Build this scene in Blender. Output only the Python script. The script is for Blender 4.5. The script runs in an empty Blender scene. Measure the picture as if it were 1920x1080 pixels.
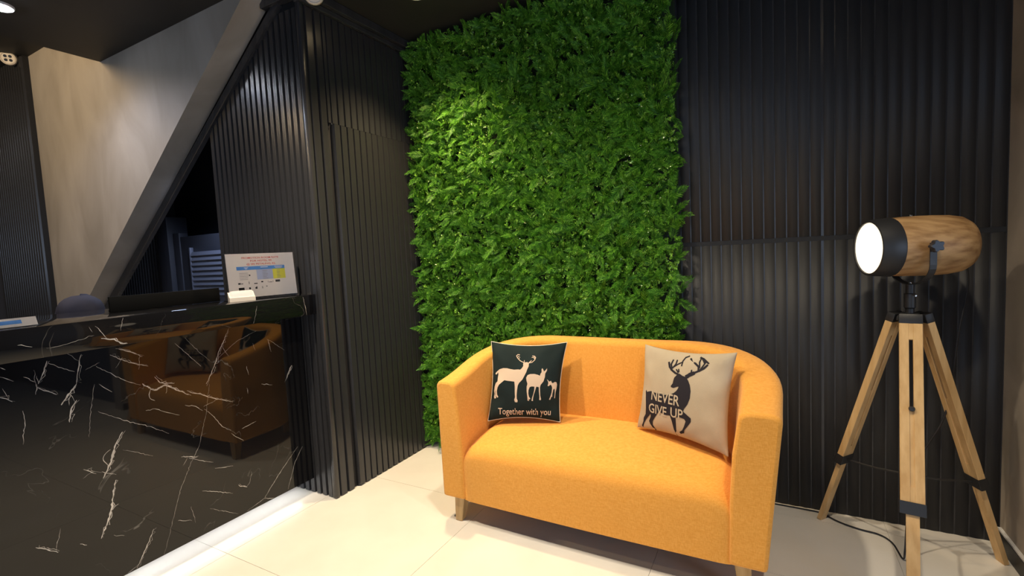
import bpy, bmesh, math, random
import numpy as np
from mathutils import Vector, Matrix
from mathutils.geometry import delaunay_2d_cdt

random.seed(7)
rng = np.random.default_rng(11)
scene = bpy.context.scene
COL = scene.collection

# ------------------------------------------------------------------ camera
cam_data = bpy.data.cameras.new('camera')
cam_data.sensor_width = 36.0
cam_data.lens = 900.0 / 1920.0 * 36.0
cam_data.clip_start = 0.02
cam = bpy.data.objects.new('camera', cam_data)
COL.objects.link(cam)
RIGHT = Vector((0.87789, 0.47637, -0.04882))
DOWN = Vector((-0.00840, -0.08652, -0.99622))
FWD = Vector((-0.47878, 0.87498, -0.07196))
cam.matrix_world = Matrix((
    (RIGHT.x, -DOWN.x, -FWD.x, 0.0),
    (RIGHT.y, -DOWN.y, -FWD.y, 0.0),
    (RIGHT.z, -DOWN.z, -FWD.z, 1.32),
    (0, 0, 0, 1)))
scene.camera = cam

# ------------------------------------------------------------------ world, exposure
world = bpy.data.worlds.new('world')
scene.world = world
world.use_nodes = True
bg = world.node_tree.nodes['Background']
bg.inputs['Color'].default_value = (0.45, 0.58, 0.85, 1)
bg.inputs['Strength'].default_value = 0.5
scene.view_settings.view_transform = 'Standard'
scene.view_settings.look = 'None'
scene.view_settings.gamma = 1.0
scene.view_settings.use_curve_mapping = False
scene.view_settings.exposure = 0.0

WARM = (1.0, 0.74, 0.42)
CREAM = (1.0, 0.86, 0.66)
COOL = (0.58, 0.70, 1.0)


def lamp_spot(name, loc, power, col, size=140, blend=0.8, radius=0.04, aim=None):
    d = bpy.data.lights.new(name, 'SPOT')
    d.energy = power
    d.color = col
    d.spot_size = math.radians(size)
    d.spot_blend = blend
    d.shadow_soft_size = radius
    o = bpy.data.objects.new(name, d)
    COL.objects.link(o)
    o.location = loc
    if aim is not None:
        o.rotation_euler = (Vector(aim) - Vector(loc)).to_track_quat('-Z', 'Y').to_euler()
    return o


# daylight that comes in through the glazed front behind the camera
dl = bpy.data.lights.new('window_daylight', 'AREA')
dl.shape = 'RECTANGLE'
dl.size = 3.6
dl.size_y = 2.1
dl.energy = 110
dl.color = (0.6, 0.75, 1.0)
dlo = bpy.data.objects.new('window_daylight', dl)
COL.objects.link(dlo)
dlo.location = (4.55, -0.6, 1.25)
dlo.rotation_euler = (0, math.radians(90), 0)

dl2 = bpy.data.lights.new('entrance_daylight', 'AREA')
dl2.shape = 'RECTANGLE'
dl2.size = 4.6
dl2.size_y = 2.0
dl2.energy = 48
dl2.color = (0.55, 0.72, 1.0)
dlo2 = bpy.data.objects.new('entrance_daylight', dl2)
COL.objects.link(dlo2)
dlo2.location = (-1.0, -4.25, 1.25)
dlo2.rotation_euler = (math.radians(90), 0, 0)

DOWNLIGHTS = [
    # (x, y, power, colour, cone, blend, label)
    (-1.69, 2.16, 160, WARM, 104, 1.0, 'round warm downlight in the black ceiling above the plant wall'),
    (-1.85, 1.05, 205, CREAM, 124, 0.9, 'round warm downlight in the black ceiling in front of the counter'),
    (-0.80, 1.45, 104, CREAM, 136, 0.9, 'round warm downlight in the black ceiling in front of the sofa'),
    (0.30, 1.25, 88, CREAM, 124, 0.9, 'unseen warm downlight added to brighten the floor around the tripod lamp'),  # added out of view to lift the floor right of the sofa
    (-3.56, 1.05, 32, COOL, 150, 0.6, 'bright cool white downlight in the ceiling behind the reception counter'),
]
CEIL = 2.75

# ------------------------------------------------------------------ helpers
MATS = {}


def nt_of(m):
    return m.node_tree.nodes, m.node_tree.links


def mat(name, col, rough=0.5, spec=0.5, metal=0.0, ior=1.5, emit=None, estr=0.0, trans=0.0):
    m = bpy.data.materials.new(name)
    m.use_nodes = True
    b = m.node_tree.nodes['Principled BSDF']
    b.inputs['Base Color'].default_value = (*col, 1)
    b.inputs['Roughness'].default_value = rough
    b.inputs['Metallic'].default_value = metal
    b.inputs['IOR'].default_value = ior
    b.inputs['Specular IOR Level'].default_value = spec
    b.inputs['Transmission Weight'].default_value = trans
    if emit:
        b.inputs['Emission Color'].default_value = (*emit, 1)
        b.inputs['Emission Strength'].default_value = estr
    MATS[name] = m
    return m


def noisy(m, c1, c2, scale=5.0, detail=4.0, stretch=(1, 1, 1), rotz=0.0, lo=0.35, hi=0.65, bump=0.0, bscale=None, dist=0.0, bdist=0.01):
    """procedural colour variation (and fine relief) from object-space noise"""
    n, l = nt_of(m)
    b = n['Principled BSDF']
    tc = n.new('ShaderNodeTexCoord')
    mp = n.new('ShaderNodeMapping')
    mp.inputs['Scale'].default_value = stretch
    mp.inputs['Rotation'].default_value = (0, 0, rotz)
    l.new(tc.outputs['Object'], mp.inputs['Vector'])
    no = n.new('ShaderNodeTexNoise')
    no.inputs['Scale'].default_value = scale
    no.inputs['Detail'].default_value = detail
    no.inputs['Distortion'].default_value = dist
    l.new(mp.outputs['Vector'], no.inputs['Vector'])
    r = n.new('ShaderNodeValToRGB')
    r.color_ramp.elements[0].position = lo
    r.color_ramp.elements[1].position = hi
    r.color_ramp.elements[0].color = (*c1, 1)
    r.color_ramp.elements[1].color = (*c2, 1)
    l.new(no.outputs['Fac'], r.inputs['Fac'])
    l.new(r.outputs['Color'], b.inputs['Base Color'])
    if bump:
        n2 = n.new('ShaderNodeTexNoise')
        n2.inputs['Scale'].default_value = bscale or scale * 4
        n2.inputs['Detail'].default_value = 3
        l.new(mp.outputs['Vector'], n2.inputs['Vector'])
        bp = n.new('ShaderNodeBump')
        bp.inputs['Strength'].default_value = bump
        bp.inputs['Distance'].default_value = bdist
        l.new(n2.outputs['Fac'], bp.inputs['Height'])
        l.new(bp.outputs['Normal'], b.inputs['Normal'])
    return m


def link(o, parent=None):
    COL.objects.link(o)
    if parent is not None:
        o.parent = parent
    return o


def mesh_obj(name, verts, faces, material, parent=None, smooth=False, loc=(0, 0, 0)):
    me = bpy.data.meshes.new(name)
    me.from_pydata([tuple(v) for v in verts], [], faces)
    me.update()
    bm = bmesh.new()
    bm.from_mesh(me)
    bmesh.ops.recalc_face_normals(bm, faces=bm.faces)
    bm.to_mesh(me)
    bm.free()
    if smooth:
        me.polygons.foreach_set('use_smooth', [True] * len(me.polygons))
    if material is not None:
        me.materials.append(material)
    o = bpy.data.objects.new(name, me)
    o.location = loc
    return link(o, parent)


def bm_obj(name, bm, material, parent=None, smooth=False, loc=(0, 0, 0), autosmooth=None):
    me = bpy.data.meshes.new(name)
    bmesh.ops.recalc_face_normals(bm, faces=bm.faces)
    bm.to_mesh(me)
    bm.free()
    if smooth or autosmooth:
        me.polygons.foreach_set('use_smooth', [True] * len(me.polygons))
    if autosmooth:
        me.set_sharp_from_angle(angle=math.radians(autosmooth))
    me.materials.append(material)
    o = bpy.data.objects.new(name, me)
    o.location = loc
    return link(o, parent)


def add_box(bm, lo, hi, bevel=0.0, seg=2, mtx=None):
    c = [(lo[i] + hi[i]) / 2 for i in range(3)]
    s = [abs(hi[i] - lo[i]) for i in range(3)]
    r = bmesh.ops.create_cube(bm, size=1.0)
    vs = r['verts']
    bmesh.ops.scale(bm, vec=s, verts=vs)
    bmesh.ops.translate(bm, vec=c, verts=vs)
    if bevel > 0:
        es = list({e for v in vs for e in v.link_edges})
        rb = bmesh.ops.bevel(bm, geom=es, offset=bevel, segments=seg, affect='EDGES', profile=0.5)
        vs = list({v for f in rb['faces'] for v in f.verts} | {v for v in vs if v.is_valid})
    if mtx is not None:
        bmesh.ops.transform(bm, matrix=mtx, verts=vs)
    return vs


def box(name, lo, hi, material, parent=None, bevel=0.0, seg=2, mtx=None):
    bm = bmesh.new()
    add_box(bm, lo, hi, bevel, seg, mtx)
    return bm_obj(name, bm, material, parent, autosmooth=40 if bevel else None)


def add_tube(bm, pts, rad, seg=10, cap=True):
    pts = [Vector(p) for p in pts]
    rads = rad if isinstance(rad, (list, tuple)) else [rad] * len(pts)
    rings = []
    prev = None
    for i, p in enumerate(pts):
        t = (pts[min(i + 1, len(pts) - 1)] - pts[max(i - 1, 0)]).normalized()
        if prev is None:
            a = Vector((0, 0, 1)) if abs(t.z) < 0.9 else Vector((1, 0, 0))
            nrm = t.cross(a).normalized()
        else:
            nrm = (prev - t * prev.dot(t)).normalized()
        prev = nrm
        b = t.cross(nrm)
        rings.append([bm.verts.new(p + (nrm * math.cos(2 * math.pi * k / seg) + b * math.sin(2 * math.pi * k / seg)) * rads[i]) for k in range(seg)])
    for i in range(len(rings) - 1):
        for k in range(seg):
            bm.faces.new((rings[i][k], rings[i][(k + 1) % seg], rings[i + 1][(k + 1) % seg], rings[i + 1][k]))
    if cap:
        bm.faces.new(rings[0][::-1])
        bm.faces.new(rings[-1])


def tube(name, pts, rad, material, parent=None, seg=10):
    bm = bmesh.new()
    add_tube(bm, pts, rad, seg)
    return bm_obj(name, bm, material, parent, autosmooth=50)


def add_lathe(bm, prof, seg=32, mtx=None):
    """revolve (radius, height) pairs about local z"""
    rings = []
    new = []
    for r, z in prof:
        if r < 1e-6:
            v = bm.verts.new((0, 0, z))
            rings.append([v])
            new.append(v)
        else:
            ring = [bm.verts.new((r * math.cos(2 * math.pi * k / seg), r * math.sin(2 * math.pi * k / seg), z)) for k in range(seg)]
            rings.append(ring)
            new += ring
    for a, b in zip(rings[:-1], rings[1:]):
        for k in range(seg):
            k2 = (k + 1) % seg
            if len(a) == 1 and len(b) == 1:
                continue
            if len(a) == 1:
                bm.faces.new((a[0], b[k], b[k2]))
            elif len(b) == 1:
                bm.faces.new((a[k], b[0], a[k2]))
            else:
                bm.faces.new((a[k], b[k], b[k2], a[k2]))
    if mtx is not None:
        bmesh.ops.transform(bm, matrix=mtx, verts=new)


def lathe(name, prof, material, parent=None, seg=32, mtx=None, auto=40):
    bm = bmesh.new()
    add_lathe(bm, prof, seg, mtx)
    return bm_obj(name, bm, material, parent, autosmooth=auto)


def prism(name, poly, y0, y1, material, parent=None):
    """polygon in (x, z) extruded along y"""
    n = len(poly)
    v = [(x, y0, z) for x, z in poly] + [(x, y1, z) for x, z in poly]
    f = [list(range(n)), list(range(2 * n - 1, n - 1, -1))]
    f += [(i, (i + 1) % n, n + (i + 1) % n, n + i) for i in range(n)]
    return mesh_obj(name, v, f, material, parent)


def empty(name, loc=(0, 0, 0), rz=0.0):
    o = bpy.data.objects.new(name, None)
    o.location = loc
    o.rotation_euler = (0, 0, rz)
    o.empty_display_size = 0.1
    return link(o)


def tag(o, label, cat, group=None):
    o['label'] = label
    o['category'] = cat
    if group:
        o['group'] = group
    return o


def struct(o, label=None):
    o['kind'] = 'structure'
    if label:
        o['label'] = label
    return o


def adopt(child, parent):
    """parent a world-space child under an empty that has its own location"""
    child.parent = parent
    child.matrix_parent_inverse = parent_matrix(parent).inverted()
    return child


def parent_matrix(p):
    m = Matrix.LocRotScale(p.location, p.rotation_euler, p.scale)
    return m


# ------------------------------------------------------------------ materials
M_slat = mat('satin_black_panel', (0.020, 0.020, 0.021), rough=0.26, spec=0.5)
noisy(M_slat, (0.024, 0.024, 0.026), (0.034, 0.034, 0.037), scale=3, stretch=(6, 6, 0.5), bump=0.04, bscale=30)
M_slat_matt = mat('matt_black_rib', (0.024, 0.024, 0.025), rough=0.52, spec=0.4)
noisy(M_slat_matt, (0.022, 0.022, 0.023), (0.029, 0.029, 0.031), scale=3, stretch=(6, 6, 0.5), bump=0.04, bscale=30)
M_groove = mat('black_groove', (0.008, 0.008, 0.009), rough=0.6)
M_ceil = mat('black_ceiling_paint', (0.022, 0.021, 0.020), rough=0.55, spec=0.3)
noisy(M_ceil, (0.019, 0.018, 0.017), (0.026, 0.025, 0.023), scale=2, bump=0.03, bscale=60)
M_plaster = mat('skimmed_cement_plaster', (0.36, 0.31, 0.26), rough=0.75, spec=0.25)
noisy(M_plaster, (0.245, 0.215, 0.18), (0.36, 0.32, 0.275), scale=3.2, detail=8, stretch=(1, 1, 0.45), lo=0.3, hi=0.7, bump=0.08, bscale=9, dist=0.6)
M_plaster_r = mat('brown_cement_plaster', (0.2, 0.17, 0.14), rough=0.7, spec=0.25)
noisy(M_plaster_r, (0.28, 0.24, 0.19), (0.44, 0.37, 0.30), scale=3.0, detail=7, lo=0.3, hi=0.7, bump=0.06, bscale=10, dist=0.5)
M_tile = mat('cream_polished_tile', (0.78, 0.73, 0.65), rough=0.28, spec=0.4)
noisy(M_tile, (0.76, 0.71, 0.63), (0.80, 0.755, 0.675), scale=4, detail=5)
M_grout = mat('grey_grout', (0.50, 0.47, 0.43), rough=0.9)
M_marble = mat('black_marble', (0.006, 0.006, 0.007), rough=0.03, ior=1.46, spec=0.5)
M_vein = mat('white_marble_vein', (0.50, 0.47, 0.44), rough=0.05, ior=1.9)
M_fabric = mat('orange_woven_fabric', (0.80, 0.34, 0.045), rough=0.9, spec=0.15)
M_wood = mat('pale_pine_wood', (0.55, 0.33, 0.13), rough=0.5, spec=0.35)
noisy(M_wood, (0.55, 0.33, 0.13), (0.70, 0.46, 0.21), scale=5, detail=6, stretch=(9, 9, 0.8), lo=0.3, hi=0.7, bump=0.05)
M_oak = mat('oak_veneer_barrel', (0.42, 0.24, 0.10), rough=0.5, spec=0.35)
noisy(M_oak, (0.24, 0.125, 0.048), (0.44, 0.265, 0.115), scale=4.5, detail=8, stretch=(0.9, 9, 9), rotz=-0.332, lo=0.34, hi=0.62, bump=0.06)
M_legwood = mat('light_beech_sofa_leg', (0.50, 0.33, 0.14), rough=0.45, spec=0.35)
noisy(M_legwood, (0.42, 0.26, 0.10), (0.56, 0.37, 0.17), scale=6, stretch=(8, 8, 1))
M_blackmetal = mat('matt_black_metal', (0.018, 0.018, 0.019), rough=0.45, spec=0.5)
M_navymetal = mat('dark_blue_black_plastic', (0.012, 0.016, 0.026), rough=0.4)
M_blackboard = mat('dull_black_board', (0.004, 0.004, 0.004), rough=0.7, spec=0.05)
M_chrome = mat('chrome_screw', (0.75, 0.72, 0.68), rough=0.2, metal=1.0)
M_glow = mat('lit_lamp_diffuser', (1, 0.95, 0.85), rough=0.6, emit=(1.0, 0.86, 0.66), estr=1.1)
M_downwarm = mat('lit_warm_downlight', (1, 0.9, 0.7), emit=(1.0, 0.78, 0.45), estr=25)
M_downcool = mat('lit_cool_downlight', (0.9, 0.95, 1), emit=(0.85, 0.9, 1.0), estr=190)
M_ring = mat('white_fixture_ring', (0.75, 0.73, 0.70), rough=0.4)
M_offwhite = mat('off_white_plastic', (0.62, 0.55, 0.46), rough=0.4)
M_darkglass = mat('dark_lens_opening', (0.02, 0.018, 0.016), rough=0.15)
M_paper = mat('white_paper', (0.82, 0.76, 0.73), rough=0.7, spec=0.2)
M_acrylic = mat('clear_acrylic', (1, 1, 1), rough=0.02, ior=1.45, trans=1.0)
M_ink = {
    'red': mat('red_ink', (0.62, 0.06, 0.04), rough=0.7, spec=0.1),
    'blue': mat('blue_ink', (0.09, 0.25, 0.62), rough=0.7, spec=0.1),
    'pale': mat('pale_blue_ink', (0.42, 0.47, 0.66), rough=0.7, spec=0.1),
    'yellow': mat('yellow_ink', (0.72, 0.70, 0.09), rough=0.7, spec=0.1),
    'grey': mat('grey_ink', (0.28, 0.25, 0.27), rough=0.7, spec=0.1),
    'black': mat('black_ink', (0.03, 0.03, 0.03), rough=0.7, spec=0.1),
    'white': mat('white_ink', (0.75, 0.78, 0.85), rough=0.7, spec=0.1),
}
M_navy = mat('slate_navy_headscarf', (0.055, 0.055, 0.095), rough=0.8, spec=0.2)
noisy(M_navy, (0.019, 0.020, 0.036), (0.028, 0.029, 0.050), scale=7, stretch=(1, 1, 1))
M_skin = mat('skin', (0.45, 0.27, 0.18), rough=0.55)
M_shirt = mat('dark_blouse', (0.03, 0.03, 0.045), rough=0.85)
M_louvre = mat('blue_grey_louvre', (0.14, 0.15, 0.19), rough=0.4)
M_navywall = mat('dark_navy_paint', (0.03, 0.032, 0.042), rough=0.55)
M_leaf = mat('artificial_fern_leaf', (0.07, 0.2, 0.02), rough=0.45, spec=0.2)
M_leafbase = mat('dark_green_mat', (0.010, 0.022, 0.006), rough=0.9)
M_led = mat('lit_led_strip', (1, 1, 1), emit=(0.95, 0.97, 1.0), estr=14)
M_glassw = mat('window_glass', (0.8, 0.9, 1.0), rough=0.0, ior=1.45, trans=1.0)
M_cordblack = mat('black_cord', (0.012, 0.012, 0.014), rough=0.5)
M_cush_dark = mat('dark_green_black_cotton', (0.012, 0.022, 0.022), rough=0.85, spec=0.2)
noisy(M_cush_dark, (0.006, 0.013, 0.013), (0.010, 0.019, 0.019), scale=6, bump=0.15, bscale=260, bdist=0.002)
M_cush_beige = mat('beige_linen', (0.60, 0.50, 0.36), rough=0.9, spec=0.15)
noisy(M_cush_beige, (0.40, 0.335, 0.24), (0.46, 0.385, 0.28), scale=5, bump=0.25, bscale=240, bdist=0.002)
M_cream = mat('cream_print', (0.56, 0.44, 0.33), rough=0.85, spec=0.15)
M_piping = mat('cream_piping', (0.74, 0.66, 0.52), rough=0.85, spec=0.15)
M_darkprint = mat('charcoal_print', (0.022, 0.020, 0.026), rough=0.85, spec=0.15)
M_letter = mat('pale_print_lettering', (0.46, 0.39, 0.29), rough=0.85, spec=0.15)

# woven look for the sofa cloth: crossed fine waves plus mottling
n_, l_ = nt_of(M_fabric)
b_ = n_['Principled BSDF']
b_.inputs['Sheen Weight'].default_value = 0.15
tc_ = n_.new('ShaderNodeTexCoord')
nA = n_.new('ShaderNodeTexNoise'); nA.inputs['Scale'].default_value = 110; nA.inputs['Detail'].default_value = 3
mA = n_.new('ShaderNodeMapping'); mA.inputs['Scale'].default_value = (4.0, 4.0, 0.6)
nB = n_.new('ShaderNodeTexNoise'); nB.inputs['Scale'].default_value = 110; nB.inputs['Detail'].default_value = 3
mB = n_.new('ShaderNodeMapping'); mB.inputs['Scale'].default_value = (0.6, 0.6, 4.0)
l_.new(tc_.outputs['Object'], mA.inputs['Vector']); l_.new(mA.outputs['Vector'], nA.inputs['Vector'])
l_.new(tc_.outputs['Object'], mB.inputs['Vector']); l_.new(mB.outputs['Vector'], nB.inputs['Vector'])
ad = n_.new('ShaderNodeMath'); ad.operation = 'ADD'
l_.new(nA.outputs['Fac'], ad.inputs[0]); l_.new(nB.outputs['Fac'], ad.inputs[1])
rp = n_.new('ShaderNodeValToRGB')
rp.color_ramp.elements[0].position = 0.40; rp.color_ramp.elements[1].position = 0.60
rp.color_ramp.elements[0].color = (0.70, 0.305, 0.045, 1)
rp.color_ramp.elements[1].color = (0.79, 0.375, 0.075, 1)
hf = n_.new('ShaderNodeMath'); hf.operation = 'MULTIPLY'; hf.inputs[1].default_value = 0.5
l_.new(ad.outputs[0], hf.inputs[0]); l_.new(hf.outputs[0], rp.inputs['Fac'])
l_.new(rp.outputs['Color'], b_.inputs['Base Color'])
bp_ = n_.new('ShaderNodeBump'); bp_.inputs['Strength'].default_value = 0.2; bp_.inputs['Distance'].default_value = 0.002
l_.new(hf.outputs[0], bp_.inputs['Height']); l_.new(bp_.outputs['Normal'], b_.inputs['Normal'])

# leaves: every leaflet its own shade of green, a little light passes through
n_, l_ = nt_of(M_leaf)
b_ = n_['Principled BSDF']
geo = n_.new('ShaderNodeNewGeometry')
rp = n_.new('ShaderNodeValToRGB')
cr = rp.color_ramp
cr.elements[0].position = 0.0; cr.elements[0].color = (0.030, 0.125, 0.010, 1)
cr.elements[1].position = 1.0; cr.elements[1].color = (0.160, 0.400, 0.035, 1)
e = cr.elements.new(0.55); e.color = (0.068, 0.235, 0.016, 1)
l_.new(geo.outputs['Random Per Island'], rp.inputs['Fac'])
l_.new(rp.outputs['Color'], b_.inputs['Base Color'])
tr = n_.new('ShaderNodeBsdfTranslucent')
l_.new(rp.outputs['Color'], tr.inputs['Color'])
mx = n_.new('ShaderNodeMixShader'); mx.inputs[0].default_value = 0.22
out = n_['Material Output']
l_.new(b_.outputs[0], mx.inputs[1]); l_.new(tr.outputs[0], mx.inputs[2]); l_.new(mx.outputs[0], out.inputs['Surface'])

M_sprig = mat('small_glossy_leaf', (0.1, 0.25, 0.02), rough=0.25, spec=0.5)
n_, l_ = nt_of(M_sprig)
geo = n_.new('ShaderNodeNewGeometry')
rp = n_.new('ShaderNodeValToRGB')
rp.color_ramp.elements[0].color = (0.046, 0.175, 0.011, 1)
rp.color_ramp.elements[1].color = (0.250, 0.500, 0.055, 1)
l_.new(geo.outputs['Random Per Island'], rp.inputs['Fac'])
l_.new(rp.outputs['Color'], n_['Principled BSDF'].inputs['Base Color'])

# marble body: faint hair veins and clouding in the stone itself
n_, l_ = nt_of(M_marble)
b_ = n_['Principled BSDF']
tc_ = n_.new('ShaderNodeTexCoord')
no = n_.new('ShaderNodeTexNoise'); no.inputs['Scale'].default_value = 2.6; no.inputs['Detail'].default_value = 5; no.inputs['Distortion'].default_value = 1.2
l_.new(tc_.outputs['Object'], no.inputs['Vector'])
s1 = n_.new('ShaderNodeMath'); s1.operation = 'SUBTRACT'; s1.inputs[1].default_value = 0.5
ab = n_.new('ShaderNodeMath'); ab.operation = 'ABSOLUTE'
l_.new(no.outputs['Fac'], s1.inputs[0]); l_.new(s1.outputs[0], ab.inputs[0])
rp = n_.new('ShaderNodeValToRGB')
rp.color_ramp.elements[0].position = 0.0; rp.color_ramp.elements[0].color = (1, 1, 1, 1)
rp.color_ramp.elements[1].position = 0.004; rp.color_ramp.elements[1].color = (0, 0, 0, 1)
l_.new(ab.outputs[0], rp.inputs['Fac'])
nk = n_.new('ShaderNodeTexNoise'); nk.inputs['Scale'].default_value = 5; nk.inputs['Detail'].default_value = 2
l_.new(tc_.outputs['Object'], nk.inputs['Vector'])
rk = n_.new('ShaderNodeValToRGB'); rk.color_ramp.elements[0].position = 0.50; rk.color_ramp.elements[1].position = 0.70
l_.new(nk.outputs['Fac'], rk.inputs['Fac'])
mm = n_.new('ShaderNodeMath'); mm.operation = 'MULTIPLY'
l_.new(rp.outputs['Color'], mm.inputs[0]); l_.new(rk.outputs['Color'], mm.inputs[1])
mc = n_.new('ShaderNodeMixRGB'); mc.inputs['Color1'].default_value = (0.006, 0.006, 0.007, 1); mc.inputs['Color2'].default_value = (0.16, 0.15, 0.14, 1)
l_.new(mm.outputs[0], mc.inputs['Fac']); l_.new(mc.outputs['Color'], b_.inputs['Base Color'])

# ================================================================== THE SETTING
# soffit line of the stair (x, z)
def soffit_z(x):
    return 1.175 + (x + 4.52) * 0.736


# ---- floor with single tiles
floor = struct(box('floor', (-6.2, -4.0, -0.10), (4.5, 2.80, -0.0025), M_grout))
XJ = [-1.34 + 0.8875 * k for k in range(-6, 8)]
YJ = [-4.0, -3.09, -2.23, -1.37, -0.51, 0.35, 1.21, 2.07, 2.56, 2.80]
tile_meshes = {}
for i in range(len(XJ) - 1):
    for j in range(len(YJ) - 1):
        w = XJ[i + 1] - XJ[i] - 0.002
        d = YJ[j + 1] - YJ[j] - 0.002
        key = round(d, 3)
        if key not in tile_meshes:
            bm = bmesh.new()
            add_box(bm, (-w / 2, -d / 2, -0.008), (w / 2, d / 2, 0.0))
            me = bpy.data.meshes.new('tile')
            bm.to_mesh(me)
            bm.free()
            me.materials.append(M_tile)
            tile_meshes[key] = me
        t = bpy.data.objects.new('tile', tile_meshes[key])
        t.location = ((XJ[i] + XJ[i + 1]) / 2, (YJ[j] + YJ[j + 1]) / 2, 0)
        link(t, floor)

# ---- ceilings
ceiling = struct(box('ceiling', (-4.0, -4.0, CEIL), (4.5, 2.85, CEIL + 0.30), M_ceil))
struct(box('ceiling_raised', (-6.2, -4.0, 3.05), (-4.0, 1.78, 3.15), M_ceil))
struct(box('ceiling_alcove', (-6.2, 1.78, CEIL), (-4.0, 2.85, CEIL + 0.1), M_ceil))

# ---- slat: 48 mm pitch ribbed panelling, one shared unit-length piece
def slat_mesh(wb, wt, dep, material=M_slat):
    v = []
    for z in (0, 1):
        v += [(-wb / 2, 0, z), (-wt / 2, -dep, z), (wt / 2, -dep, z), (wb / 2, 0, z)]
    f = [(0, 1, 2, 3), (7, 6, 5, 4), (0, 4, 5, 1), (1, 5, 6, 2), (2, 6, 7, 3), (3, 7, 4, 0)]
    me = bpy.data.meshes.new('slat')
    me.from_pydata(v, [], f)
    bm = bmesh.new(); bm.from_mesh(me)
    bmesh.ops.recalc_face_normals(bm, faces=bm.faces)
    bm.to_mesh(me); bm.free()
    me.materials.append(material)
    return me


SLAT = slat_mesh(0.037, 0.029, 0.015)
SLAT_NAVY = slat_mesh(0.037, 0.029, 0.015, M_navywall)
SLAT_WIDE = slat_mesh(0.046, 0.036, 0.015)


def wave_mesh(w, dep, seg=12):
    """softly rounded rib, unit length"""
    v, f = [], []
    for z in (0, 1):
        for k in range(seg + 1):
            t = k / seg
            v.append((-w / 2 + w * t, -dep * math.sin(math.pi * t) ** 0.9, z))
    n = seg + 1
    for k in range(seg):
        f.append((k, k + 1, n + k + 1, n + k))
    f.append(tuple(range(n - 1, -1, -1)))
    f.append(tuple(range(n, 2 * n)))
    me = bpy.data.meshes.new('slat')
    me.from_pydata(v, [], f)
    bm = bmesh.new(); bm.from_mesh(me)
    bmesh.ops.recalc_face_normals(bm, faces=bm.faces)
    bm.to_mesh(me); bm.free()
    me.polygons.foreach_set('use_smooth', [len(p.vertices) == 4 for p in me.polygons])
    me.materials.append(M_slat_matt)
    return me


SLAT_SOFT = wave_mesh(0.0482, 0.006)


def slat(parent, x, y, z0, z1, rot=0.0, me=SLAT, wscale=1.0):
    o = bpy.data.objects.new('slat', me)
    o.location = (x, y, z0)
    o.rotation_euler = (0, 0, rot)
    o.scale = (wscale, 1, z1 - z0)
    return link(o, parent)


# ---- back wall: ribbed black panelling in two tiers, dark shadow gap between them
wall_back = struct(box('wall_back', (-2.30, 2.668, 0.0), (0.98, 2.85, CEIL), M_slat))
PITCH = 0.0483
k0 = math.ceil((-0.47 - 0.201) / PITCH)
k1 = math.floor((0.83 - 0.201) / PITCH)
for k in range(k0, k1):
    xc = 0.201 + (k + 0.5) * PITCH
    ws = 0.93 if k in (-1, 0) else 1.0
    xo = xc + (0.0015 if k == 0 else -0.0015 if k == -1 else 0)
    slat(wall_back, xo, 2.669, 0.004, 1.309, me=SLAT_SOFT, wscale=ws)
    slat(wall_back, xo, 2.669, 1.331, CEIL - 0.001, me=SLAT_SOFT, wscale=ws)

box('shadow_gap', (-0.46, 2.6655, 1.309), (0.829, 2.669, 1.331), M_groove, wall_back)  # solid near-black strip, the recess's shade is put into its colour

# ---- wall with the flush door (faces +x)
XL = -2.15
wall_left = struct(box('wall_left', (-2.30, 1.795, 0.0), (XL - 0.015, 2.668, CEIL), M_groove))
slat(wall_left, XL - 0.0155, 1.8345, 0.004, 2.67, math.pi / 2, SLAT_WIDE, 1.1)
slat(wall_left, XL - 0.0155, 1.890, 0.004, 2.67, math.pi / 2, SLAT_WIDE)
ys = []
y = 1.9635
while y < 2.66:
    ys.append(y)
    y += 0.0478
for i, y in enumerate(ys):
    slat(wall_left, XL - 0.0155, y, 2.0905, 2.67, math.pi / 2, SLAT_WIDE)
slat(wall_left, XL - 0.0155, 1.9265, 2.0905, 2.67, math.pi / 2, SLAT_WIDE, 0.5)
bead = box('corner_bead', (XL - 0.03, 1.775, 0.004), (XL, 1.803, 2.68), M_slat, wall_left, bevel=0.004)
door = struct(box('door_1', (XL - 0.014, 1.939, 0.006), (XL - 0.004, 2.655, 2.086), M_groove), 'flush ribbed black door set in the slatted wall')
for y in ys:
    slat(door, XL - 0.0045, y, 0.008, 2.0855, math.pi / 2, SLAT_WIDE)
pin = lathe('hinge_pin', [(0, 0.008), (0.003, 0.008), (0.003, 0), (0, 0)], M_chrome, door, seg=10,
            mtx=Matrix.Translation((XL + 0.003, 1.934, 2.08)))

# ---- return wall beside the counter (faces the camera), cut along the stair
YP = 1.78
poly = [(-3.05, 0.0), (-2.164, 0.0), (-2.164, 2.70), (-2.45, soffit_z(-2.45) - 0.02), (-3.05, soffit_z(-3.05) - 0.02)]
wall_ret = struct(prism('wall_left_return', poly, YP + 0.015, YP + 0.12, M_groove))
x = -2.203
while x > -3.04:
    top = min(2.66, soffit_z(x - 0.02) - 0.06)
    slat(wall_ret, x, YP + 0.0155, 0.004, top)
    x -= 0.0483

# ---- stair: plaster side wall and its sloping underside, one solid
stair = struct(prism('wall_stair', [(-2.38, 2.7495), (-6.15, soffit_z(-6.15)), (-6.15, 3.05), (-4.0, 3.05), (-4.0, 2.7495)],
                     1.65, YP + 0.012, M_plaster), 'plastered stair side with sloping underside')
sx0, sx1 = -2.30, -5.9
dz = 0.115
t2 = struct(prism('trim_2', [(sx0, min(2.745, soffit_z(sx0) - 0.008)), (sx1, soffit_z(sx1) - 0.008), (sx1, soffit_z(sx1) - dz), (sx0, soffit_z(sx0) - dz)],
                  YP - 0.012, YP + 0.014, M_slat), 'dark board running along the stair underside')
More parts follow.
